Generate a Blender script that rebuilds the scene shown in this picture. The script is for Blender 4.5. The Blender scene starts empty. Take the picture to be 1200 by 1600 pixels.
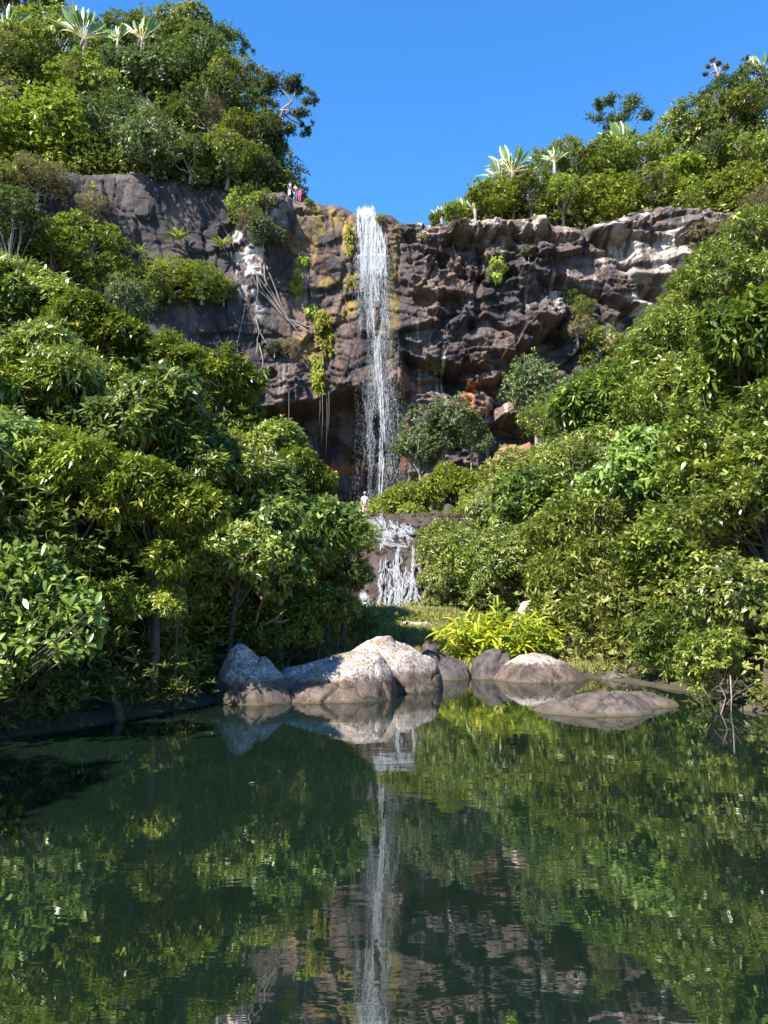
import bpy, math, random
import numpy as np
from mathutils import Vector, Matrix

# ------------------------------------------------------------------ camera, sky, sun, exposure
S = bpy.context.scene
COL = S.collection
PITCH = math.radians(7.1); CH = 1.6; F = 1200.0
cd = bpy.data.cameras.new('camera'); cam = bpy.data.objects.new('camera', cd); COL.objects.link(cam)
cd.sensor_fit = 'VERTICAL'; cd.sensor_height = 24.0; cd.lens = 18.0
cd.clip_start = 0.05; cd.clip_end = 3000
cam.location = (0, 0, CH); cam.rotation_euler = (math.pi/2 + PITCH, 0, 0)
S.camera = cam
SUN = Vector((-0.60, -0.66, 0.92)).normalized()          # towards the sun
SUN_EL = math.asin(SUN.z); SUN_AZ = math.atan2(SUN.x, SUN.y)
W = bpy.data.worlds.new('World'); S.world = W; W.use_nodes = True
wn = W.node_tree.nodes; wl = W.node_tree.links
bg = wn['Background']; bg.inputs[1].default_value = 0.15
sky = wn.new('ShaderNodeTexSky'); sky.sky_type = 'NISHITA'; sky.sun_disc = False
sky.sun_elevation = SUN_EL; sky.sun_rotation = SUN_AZ % (2*math.pi)
sky.air_density = 1.0; sky.dust_density = 0.0; sky.ozone_density = 6.0; sky.altitude = 600
hs = wn.new('ShaderNodeHueSaturation'); hs.inputs['Saturation'].default_value = 1.2; hs.inputs['Value'].default_value = .90
wl.new(sky.outputs[0], hs.inputs['Color']); wl.new(hs.outputs[0], bg.inputs[0])
sl = bpy.data.lights.new('sun', 'SUN'); sl.energy = 5.0; sl.angle = math.radians(0.5); sl.color = (1.0, 0.95, 0.86)
so = bpy.data.objects.new('sun', sl); COL.objects.link(so); so.rotation_euler = SUN.to_track_quat('Z', 'Y').to_euler()
S.view_settings.view_transform = 'Standard'; S.view_settings.look = 'None'
S.view_settings.gamma = 1.0; S.view_settings.exposure = 1.48; S.view_settings.use_curve_mapping = False
S.render.engine = 'CYCLES'
S.cycles.max_bounces = 6; S.cycles.diffuse_bounces = 2; S.cycles.glossy_bounces = 3
S.cycles.transmission_bounces = 4; S.cycles.transparent_max_bounces = 8
S.cycles.use_denoising = True

# ------------------------------------------------------------------ helpers
cp, sp_ = math.cos(PITCH), math.sin(PITCH)
def W3(px, py, Y):
    """the point of the place seen at photo pixel (px, py) and at distance Y north of the camera"""
    dv = (800-py)/F; dy = cp-dv*sp_; t = Y/dy
    return (t*(px-600)/F, Y, CH+t*(sp_+dv*cp))
def proj(x, y, z):
    d = y*cp+(z-CH)*sp_
    return x/d*F+600, 800-F*(-y*sp_+(z-CH)*cp)/d
def depth_at(Y, z): return Y*cp+(z-CH)*sp_
def hsh(ix, iy, iz, seed):
    m = np.uint64(0xffffffff)
    n = (ix.astype(np.int64)*374761393+iy.astype(np.int64)*668265263+iz.astype(np.int64)*1274126177+seed*974634777) & 0xffffffff
    n = n.astype(np.uint64); n = ((n ^ (n >> np.uint64(13)))*np.uint64(1274126177)) & m
    n = ((n ^ (n >> np.uint64(15)))*np.uint64(2246822519)) & m; n ^= n >> np.uint64(16)
    return n.astype(np.float64)/4294967296.0
def vnoise(x, y, z, seed=0):
    x, y, z = np.broadcast_arrays(np.asarray(x, float), np.asarray(y, float), np.asarray(z, float))
    ix, iy, iz = np.floor(x), np.floor(y), np.floor(z)
    fx, fy, fz = x-ix, y-iy, z-iz
    ix, iy, iz = ix.astype(np.int64), iy.astype(np.int64), iz.astype(np.int64)
    u, v, w = fx*fx*(3-2*fx), fy*fy*(3-2*fy), fz*fz*(3-2*fz)
    def c(a, b, d): return hsh(ix+a, iy+b, iz+d, seed)
    a = c(0,0,0)*(1-u)+c(1,0,0)*u; b = c(0,1,0)*(1-u)+c(1,1,0)*u
    d = c(0,0,1)*(1-u)+c(1,0,1)*u; e = c(0,1,1)*(1-u)+c(1,1,1)*u
    return ((a*(1-v)+b*v)*(1-w)+(d*(1-v)+e*v)*w)*2-1
def fbm(x, y, z, o=4, seed=0):
    s, a, t = 0, 1.0, 0
    for k in range(o):
        s = s+a*vnoise(np.asarray(x)*2**k, np.asarray(y)*2**k, np.asarray(z)*2**k, seed+k*17); t += a; a *= .5
    return s/t
def worley(x, z, seed=0, jit=.85):
    ix, iz = np.floor(x).astype(np.int64), np.floor(z).astype(np.int64)
    f1 = np.full(x.shape, 9.); f2 = np.full(x.shape, 9.); id_ = np.zeros(x.shape); cx = np.zeros(x.shape); cz = np.zeros(x.shape)
    o = np.zeros_like(ix)
    for a in (-1, 0, 1):
        for b in (-1, 0, 1):
            jx, jz = ix+a, iz+b
            px_ = jx+.5+jit*(hsh(jx, jz, o, seed)-.5); pz_ = jz+.5+jit*(hsh(jx, jz, o+1, seed)-.5)
            d = np.hypot(x-px_, z-pz_); i2 = hsh(jx, jz, o+2, seed)
            n = d < f1
            f2 = np.where(n, f1, np.minimum(f2, d)); f1 = np.where(n, d, f1)
            id_ = np.where(n, i2, id_); cx = np.where(n, px_, cx); cz = np.where(n, pz_, cz)
    return f1, f2, id_, x-cx, z-cz
def blocks(x, z, seed, tilt=1.0):
    f1, f2, i, dx, dz = worley(x, z, seed)
    gx = (i*57.3 % 1-.5)*tilt; gz = (i*91.7 % 1-.5)*tilt
    return (i-.5)+gx*dx+gz*dz, f2-f1, i
def sstep(a, b, x):
    t = np.clip((x-a)/(b-a), 0, 1); return t*t*(3-2*t)
def mesh_np(name, V, faces, mat=None, smooth=False, attrs=None):
    V = np.asarray(V, np.float32); me = bpy.data.meshes.new(name)
    faces = [np.asarray(f, np.int32) for f in faces if len(f)]
    nl = sum(f.size for f in faces); nf = sum(len(f) for f in faces)
    me.vertices.add(len(V)); me.vertices.foreach_set('co', V.ravel())
    me.loops.add(nl); me.loops.foreach_set('vertex_index', np.concatenate([f.ravel() for f in faces]))
    tot = np.concatenate([np.full(len(f), f.shape[1], np.int32) for f in faces])
    me.polygons.add(nf); me.polygons.foreach_set('loop_start', np.concatenate([[0], np.cumsum(tot)[:-1]]).astype(np.int32))
    if smooth: me.polygons.foreach_set('use_smooth', np.ones(nf, bool))
    for k, (ty, arr) in (attrs or {}).items():
        a = me.attributes.new(k, ty, 'POINT')
        if ty == 'FLOAT': a.data.foreach_set('value', np.asarray(arr, np.float32).ravel())
        else: a.data.foreach_set('color', np.asarray(arr, np.float32).ravel())
    if mat: me.materials.append(mat)
    me.update(calc_edges=True); me.validate()
    return me
def obj(name, me, parent=None, loc=(0, 0, 0), **props):
    o = bpy.data.objects.new(name, me); COL.objects.link(o); o.location = loc
    if parent: o.parent = parent
    for k, v in props.items(): o[k] = v
    return o
def thing(name, label, cat, loc=(0, 0, 0), group=None, rz=0.0):
    o = bpy.data.objects.new(name, None); COL.objects.link(o); o.location = loc; o.rotation_euler = (0, 0, rz)
    o.empty_display_size = .3; o['label'] = label; o['category'] = cat
    if group: o['group'] = group
    return o
def grid_faces(nu, nv, off=0):
    i = np.arange(nu-1)[:, None]*nv+np.arange(nv-1)[None, :]; i = i.ravel()+off
    return np.stack([i, i+nv, i+nv+1, i+1], 1)
class MB:
    def __init__(s): s.V = []; s.T = []; s.Q = []; s.n = 0
    def add(s, V, T=None, Q=None):
        if T is not None and len(T): s.T.append(np.asarray(T)+s.n)
        if Q is not None and len(Q): s.Q.append(np.asarray(Q)+s.n)
        s.V.append(np.asarray(V, float)); s.n += len(V)
    def tube(s, pts, rad, k=6):
        pts = np.asarray(pts, float); rad = np.broadcast_to(np.asarray(rad, float), (len(pts),)); n = len(pts)
        d = np.gradient(pts, axis=0); d /= np.linalg.norm(d, axis=1)[:, None]+1e-9
        up = np.array([0.31, .95, .07]) if abs(d[0][2]) > .7 else np.array([0.05, .1, 1.])
        a = np.cross(d, up); a /= np.linalg.norm(a, axis=1)[:, None]+1e-9; b = np.cross(d, a)
        th = np.arange(k)*2*math.pi/k
        V = pts[:, None]+rad[:, None, None]*(a[:, None]*np.cos(th)[None, :, None]+b[:, None]*np.sin(th)[None, :, None])
        V = np.concatenate([V.reshape(-1, 3), pts[-1:]])
        i = (np.arange(n-1)[:, None]*k+np.arange(k)[None]).ravel(); j = (np.arange(n-1)[:, None]*k+(np.arange(k)[None]+1) % k).ravel()
        Q = np.stack([i, j, j+k, i+k], 1); e = (n-1)*k
        T = np.stack([e+np.arange(k), e+(np.arange(k)+1) % k, np.full(k, n*k)], 1)
        s.add(V, T, Q)
    def build(s, name, mat, smooth=True, attrs=None):
        f = []
        if s.T: f.append(np.concatenate(s.T))
        if s.Q: f.append(np.concatenate(s.Q))
        return mesh_np(name, np.concatenate(s.V), f, mat, smooth, attrs)

# ------------------------------------------------------------------ materials
def new_mat(name):
    m = bpy.data.materials.new(name); m.use_nodes = True
    return m, m.node_tree.nodes, m.node_tree.links, m.node_tree.nodes['Principled BSDF']
def ramp(n, stops, inter='LINEAR'):
    r = n.new('ShaderNodeValToRGB'); r.color_ramp.interpolation = inter
    while len(r.color_ramp.elements) < len(stops): r.color_ramp.elements.new(.5)
    for e, (p, c) in zip(r.color_ramp.elements, stops): e.position = p; e.color = (*c, 1)
    return r
def mixc(n, l, a, b, f, mode='MIX'):
    m = n.new('ShaderNodeMix'); m.data_type = 'RGBA'; m.blend_type = mode
    for s_, v in ((m.inputs[0], f), (m.inputs[6], a), (m.inputs[7], b)):
        if hasattr(v, 'is_linked') or isinstance(v, bpy.types.NodeSocket): l.new(v, s_)
        else: s_.default_value = v if isinstance(v, float) else (*v, 1)
    return m.outputs[2]
def noise(n, l, scale, detail=4, vec=None, rough=.55, dist=0.0):
    t = n.new('ShaderNodeTexNoise'); t.inputs['Scale'].default_value = scale; t.inputs['Detail'].default_value = detail
    t.inputs['Roughness'].default_value = rough; t.inputs['Distortion'].default_value = dist
    if vec is not None: l.new(vec, t.inputs['Vector'])
    return t.outputs['Fac']
def mapping(n, l, src, scale):
    m = n.new('ShaderNodeMapping'); m.inputs['Scale'].default_value = scale; l.new(src, m.inputs['Vector']); return m.outputs[0]
def bump(n, l, h, b, strength, dist):
    u = n.new('ShaderNodeBump'); u.inputs['Strength'].default_value = strength; u.inputs['Distance'].default_value = dist
    l.new(h, u.inputs['Height']); l.new(u.outputs[0], b.inputs['Normal']); return u
def leaf_mat(name, dark, mid, light, rough=.38, trans=.3, spec=.5):
    m, n, l, b = new_mat(name)
    at = n.new('ShaderNodeAttribute'); at.attribute_name = 'tone'
    oi = n.new('ShaderNodeObjectInfo')
    ad = n.new('ShaderNodeMath'); ad.operation = 'MULTIPLY_ADD'; l.new(oi.outputs['Random'], ad.inputs[0])
    ad.inputs[1].default_value = .34; l.new(at.outputs['Fac'], ad.inputs[2])
    r = ramp(n, [(.08, dark), (.55, mid), (1.0, light)]); l.new(ad.outputs[0], r.inputs[0])
    hv = n.new('ShaderNodeHueSaturation'); l.new(r.outputs[0], hv.inputs['Color'])
    mr = n.new('ShaderNodeMapRange'); l.new(oi.outputs['Random'], mr.inputs[0]); mr.inputs[3].default_value = .478; mr.inputs[4].default_value = .512
    l.new(mr.outputs[0], hv.inputs['Hue'])
    l.new(hv.outputs[0], b.inputs['Base Color']); b.inputs['Roughness'].default_value = rough
    b.inputs['Specular IOR Level'].default_value = spec
    tr = n.new('ShaderNodeBsdfTranslucent'); c2 = mixc(n, l, hv.outputs[0], (.35, .5, .03), .35); l.new(c2, tr.inputs['Color'])
    mx = n.new('ShaderNodeMixShader'); mx.inputs[0].default_value = trans
    l.new(b.outputs[0], mx.inputs[1]); l.new(tr.outputs[0], mx.inputs[2]); l.new(mx.outputs[0], n['Material Output'].inputs[0])
    return m
def plain(name, c, rough=.7, c2=None, scale=8, bmp=0.0, spec=.3, stretch=(1, 1, 1), coord='Object'):
    m, n, l, b = new_mat(name); b.inputs['Roughness'].default_value = rough; b.inputs['Specular IOR Level'].default_value = spec
    tc = n.new('ShaderNodeTexCoord'); v = mapping(n, l, tc.outputs[coord], stretch); f = noise(n, l, scale, 5, v)
    r = ramp(n, [(.3, c), (.7, c2 or tuple(k*.6 for k in c))]); l.new(f, r.inputs[0]); l.new(r.outputs[0], b.inputs['Base Color'])
    if bmp: bump(n, l, f, b, .8, bmp)
    return m
M = {}
M['lance'] = leaf_mat('long_glossy_leaves', (.022, .046, .005), (.135, .185, .012), (.38, .40, .05), .34, .25, .6)
M['broad'] = leaf_mat('broad_leaves', (.024, .046, .008), (.130, .172, .020), (.36, .38, .07), .36, .25, .6)
M['fresh'] = leaf_mat('fresh_green_leaves', (.020, .046, .008), (.105, .168, .020), (.29, .36, .06), .42, .28, .45)
M['near'] = leaf_mat('large_shiny_leaves', (.03, .065, .012), (.115, .18, .028), (.28, .36, .07), .28, .3, .6)
M['lime'] = leaf_mat('lime_leaves', (.05, .08, .008), (.22, .265, .025), (.43, .46, .05), .45, .3, .4)
M['olive'] = leaf_mat('olive_leaves', (.035, .050, .022), (.085, .125, .04), (.20, .25, .08), .5, .2, .4)
M['forest'] = leaf_mat('forest_leaves', (.024, .040, .008), (.135, .155, .024), (.31, .30, .06), .45, .25, .4)
M['yellowgreen'] = leaf_mat('yellow_green_leaves', (.06, .09, .012), (.19, .24, .025), (.36, .38, .05), .45, .3, .4)
M['dry'] = leaf_mat('dry_brown_leaves', (.09, .07, .03), (.22, .17, .08), (.36, .28, .15), .6, .2, .3)
M['ginger'] = leaf_mat('ginger_leaves', (.08, .17, .012), (.33, .42, .015), (.62, .58, .03), .35, .35, .5)
M['agave'] = leaf_mat('agave_leaves', (.10, .16, .02), (.28, .34, .05), (.46, .46, .12), .45, .2, .4)
M['palm'] = leaf_mat('fan_leaves', (.06, .12, .02), (.19, .28, .06), (.42, .46, .20), .35, .3, .6)
M['grass'] = leaf_mat('grass_blades', (.05, .07, .015), (.20, .20, .05), (.40, .33, .14), .6, .25, .3)
M['moss'] = leaf_mat('wet_moss', (.10, .10, .01), (.26, .24, .02), (.30, .42, .03), .6, .2, .3)
M['bark'] = plain('bark', (.11, .085, .065), .85, (.05, .038, .03), 14, .02)
M['pale_bark'] = plain('pale_bark', (.34, .29, .24), .8, (.16, .13, .11), 10, .02)
M['warm_bark'] = plain('warm_bark', (.28, .15, .075), .75, (.14, .075, .045), 12, .01)
M['petiole'] = plain('petiole', (.42, .33, .12), .6, (.30, .28, .09), 6)
M['dead_thatch'] = plain('dead_thatch', (.36, .29, .23), .85, (.14, .10, .08), 9, .03)

def rock_mat(name, attr=None, base=(.105, .078, .064), lich=(.36, .31, .26), band=None, cracks=True):
    """weathered stone: speckled lichen above the high-water band"""
    m, n, l, b = new_mat(name); b.inputs['Roughness'].default_value = .85; b.inputs['Specular IOR Level'].default_value = .25
    geo = n.new('ShaderNodeNewGeometry'); P = geo.outputs['Position']
    n1 = noise(n, l, 1.6, 6, P, .6); n2 = noise(n, l, 26, 5, P, .7); n3 = noise(n, l, 7, 5, P, .6)
    r1 = ramp(n, [(.3, tuple(k*.65 for k in base)), (.7, tuple(k*1.25 for k in base))]); l.new(n1, r1.inputs[0])
    c = r1.outputs[0]
    if band is not None:
        sx = n.new('ShaderNodeSeparateXYZ'); l.new(P, sx.inputs[0])
        a = n.new('ShaderNodeMath'); a.operation = 'MULTIPLY_ADD'; l.new(n3, a.inputs[0]); a.inputs[1].default_value = .45; l.new(sx.outputs['Z'], a.inputs[2])
        st = noise(n, l, 1.0, 6, mapping(n, l, P, (5, 5, 1.2)), .7); sr = ramp(n, [(.36, (.45, .42, .40)), (.5, (1, 1, 1)), (.66, (1.45, 1.4, 1.3))]); l.new(st, sr.inputs[0]); c = mixc(n, l, c, sr.outputs[0], 1.0, 'MULTIPLY')
        vo = n.new('ShaderNodeTexVoronoi'); vo.feature = 'DISTANCE_TO_EDGE'; vo.inputs['Scale'].default_value = 1.1; wv = n.new('ShaderNodeMixRGB'); wv.inputs[0].default_value = .25; l.new(P, wv.inputs[1]); wn_ = n.new('ShaderNodeTexNoise'); wn_.inputs['Scale'].default_value = 2.5; l.new(P, wn_.inputs['Vector']); l.new(wn_.outputs['Color'], wv.inputs[2]); l.new(wv.outputs[0], vo.inputs['Vector'])
        cr = ramp(n, [(.0, (.25, .22, .2)), (.012, (1, 1, 1))]); l.new(vo.outputs['Distance'], cr.inputs[0])
        mr = n.new('ShaderNodeMapRange'); l.new(a.outputs[0], mr.inputs[0]); mr.inputs[1].default_value = band+.20; mr.inputs[2].default_value = band+.30
        sp = ramp(n, [(.40, (0, 0, 0)), (.50, (1, 1, 1))]); l.new(n2, sp.inputs[0])
        mu = n.new('ShaderNodeMath'); mu.operation = 'MULTIPLY'; pn = noise(n, l, 1.3, 3, P); pr = n.new('ShaderNodeMapRange'); l.new(pn, pr.inputs[0]); pr.inputs[1].default_value = .36; pr.inputs[2].default_value = .56; pr.inputs[3].default_value = .55
        pm = n.new('ShaderNodeMath'); pm.operation = 'MULTIPLY'; l.new(mr.outputs[0], pm.inputs[0]); l.new(pr.outputs[0], pm.inputs[1]); l.new(pm.outputs[0], mu.inputs[0]); l.new(sp.outputs[0], mu.inputs[1])
        m2 = n.new('ShaderNodeMath'); m2.operation = 'MULTIPLY'; l.new(mu.outputs[0], m2.inputs[0]); m2.inputs[1].default_value = .92
        lc = ramp(n, [(.38, (.60, .53, .50)), (.55, lich), (.68, (.36, .24, .12))]); l.new(n3, lc.inputs[0])
        c = mixc(n, l, c, lc.outputs[0], m2.outputs[0])
        wet = n.new('ShaderNodeMapRange'); l.new(sx.outputs['Z'], wet.inputs[0]); wet.inputs[1].default_value = .015; wet.inputs[2].default_value = .05
        c = mixc(n, l, (.075, .062, .034), c, wet.outputs[0])
    if band is not None: c = mixc(n, l, c, cr.outputs[0], .75, 'MULTIPLY')
    l.new(c, b.inputs['Base Color'])
    bump(n, l, n2, b, .8, .03)
    return m
M['boulder'] = rock_mat('lichen_boulder', band=.34)
M['boulder_low'] = rock_mat('smooth_boulder', base=(.105, .082, .070), band=.42)
M['boulder_dark'] = rock_mat('dark_boulder', base=(.085, .070, .066), lich=(.28, .24, .2), band=.9)
M['red_rock'] = rock_mat('red_rock', base=(.26, .135, .085))
M['wet_rock'] = rock_mat('wet_rock', base=(.068, .050, .042))
M['tan_rock'] = rock_mat('tan_rock', base=(.22, .16, .11), band=-5, lich=(.45, .36, .26))

m, n, l, b = new_mat('cliff_basalt'); M['cliff'] = m
at = n.new('ShaderNodeAttribute'); at.attribute_name = 'col'
geo = n.new('ShaderNodeNewGeometry'); v1 = mapping(n, l, geo.outputs['Position'], (1, 1, .45))
f1 = noise(n, l, 1.7, 8, v1, .68); f2 = noise(n, l, 9, 5, geo.outputs['Position'], .6)
r = ramp(n, [(.25, (.45, .43, .46)), (.5, (1, 1, 1)), (.75, (1.6, 1.48, 1.34))]); l.new(f1, r.inputs[0])
c = mixc(n, l, at.outputs['Color'], r.outputs[0], 1.0, 'MULTIPLY')
r2 = ramp(n, [(.35, (.75, .75, .75)), (.65, (1.2, 1.2, 1.2))]); l.new(f2, r2.inputs[0])
c = mixc(n, l, c, r2.outputs[0], 1.0, 'MULTIPLY'); l.new(c, b.inputs['Base Color'])
b.inputs['Roughness'].default_value = .72; b.inputs['Specular IOR Level'].default_value = .35
u = bump(n, l, f2, b, .7, .12)
u2 = n.new('ShaderNodeBump'); u2.inputs['Strength'].default_value = .7; u2.inputs['Distance'].default_value = .22
l.new(f1, u2.inputs['Height']); l.new(u2.outputs[0], u.inputs['Normal'])

m, n, l, b = new_mat('earth'); M['earth'] = m
geo = n.new('ShaderNodeNewGeometry'); f1 = noise(n, l, .8, 6, geo.outputs['Position'], .6); f2 = noise(n, l, 6, 4, geo.outputs['Position'])
r = ramp(n, [(.35, (.03, .024, .015)), (.5, (.045, .04, .018)), (.65, (.07, .052, .03))]); l.new(f1, r.inputs[0])
l.new(r.outputs[0], b.inputs['Base Color']); b.inputs['Roughness'].default_value = .95; bump(n, l, f2, b, .8, .15)

m, n, l, b = new_mat('pool_water'); M['water'] = m
geo = n.new('ShaderNodeNewGeometry'); P = geo.outputs['Position']
fa = noise(n, l, .25, 2, P); r = ramp(n, [(.35, (.0042, .0095, .0060)), (.65, (.0062, .0140, .0092))]); l.new(fa, r.inputs[0])
l.new(r.outputs[0], b.inputs['Base Color']); b.inputs['Roughness'].default_value = .015; b.inputs['IOR'].default_value = 3.8
w1 = noise(n, l, 1.0, 3, mapping(n, l, P, (1.6, 3.4, 1)), .5, .6)
w2 = noise(n, l, 1.0, 2, mapping(n, l, P, (7, 16, 1)), .5, .3)
wm = noise(n, l, .35, 2, mapping(n, l, P, (1, 1.6, 1)))
wr = n.new('ShaderNodeMapRange'); l.new(wm, wr.inputs[0]); wr.inputs[1].default_value = .35; wr.inputs[2].default_value = .65; wr.inputs[3].default_value = .25; wr.inputs[4].default_value = 1.0
a1 = n.new('ShaderNodeMath'); a1.operation = 'MULTIPLY_ADD'; l.new(w2, a1.inputs[0]); a1.inputs[1].default_value = .16; l.new(w1, a1.inputs[2])
a2 = n.new('ShaderNodeMath'); a2.operation = 'MULTIPLY'; l.new(a1.outputs[0], a2.inputs[0]); l.new(wr.outputs[0], a2.inputs[1])
bump(n, l, a2.outputs[0], b, 1.0, .0019)

m, n, l, b = new_mat('falling_water'); M['fall'] = m
b.inputs['Base Color'].default_value = (.88, .90, .93, 1); b.inputs['Roughness'].default_value = .35
tr = n.new('ShaderNodeBsdfTranslucent'); tr.inputs['Color'].default_value = (.85, .88, .92, 1)
mx = n.new('ShaderNodeMixShader'); mx.inputs[0].default_value = .35
l.new(b.outputs[0], mx.inputs[1]); l.new(tr.outputs[0], mx.inputs[2])
cl_ = n.new('ShaderNodeBsdfTransparent'); m2_ = n.new('ShaderNodeMixShader'); m2_.inputs[0].default_value = .66
l.new(mx.outputs[0], m2_.inputs[1]); l.new(cl_.outputs[0], m2_.inputs[2]); l.new(m2_.outputs[0], n['Material Output'].inputs[0])

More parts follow.
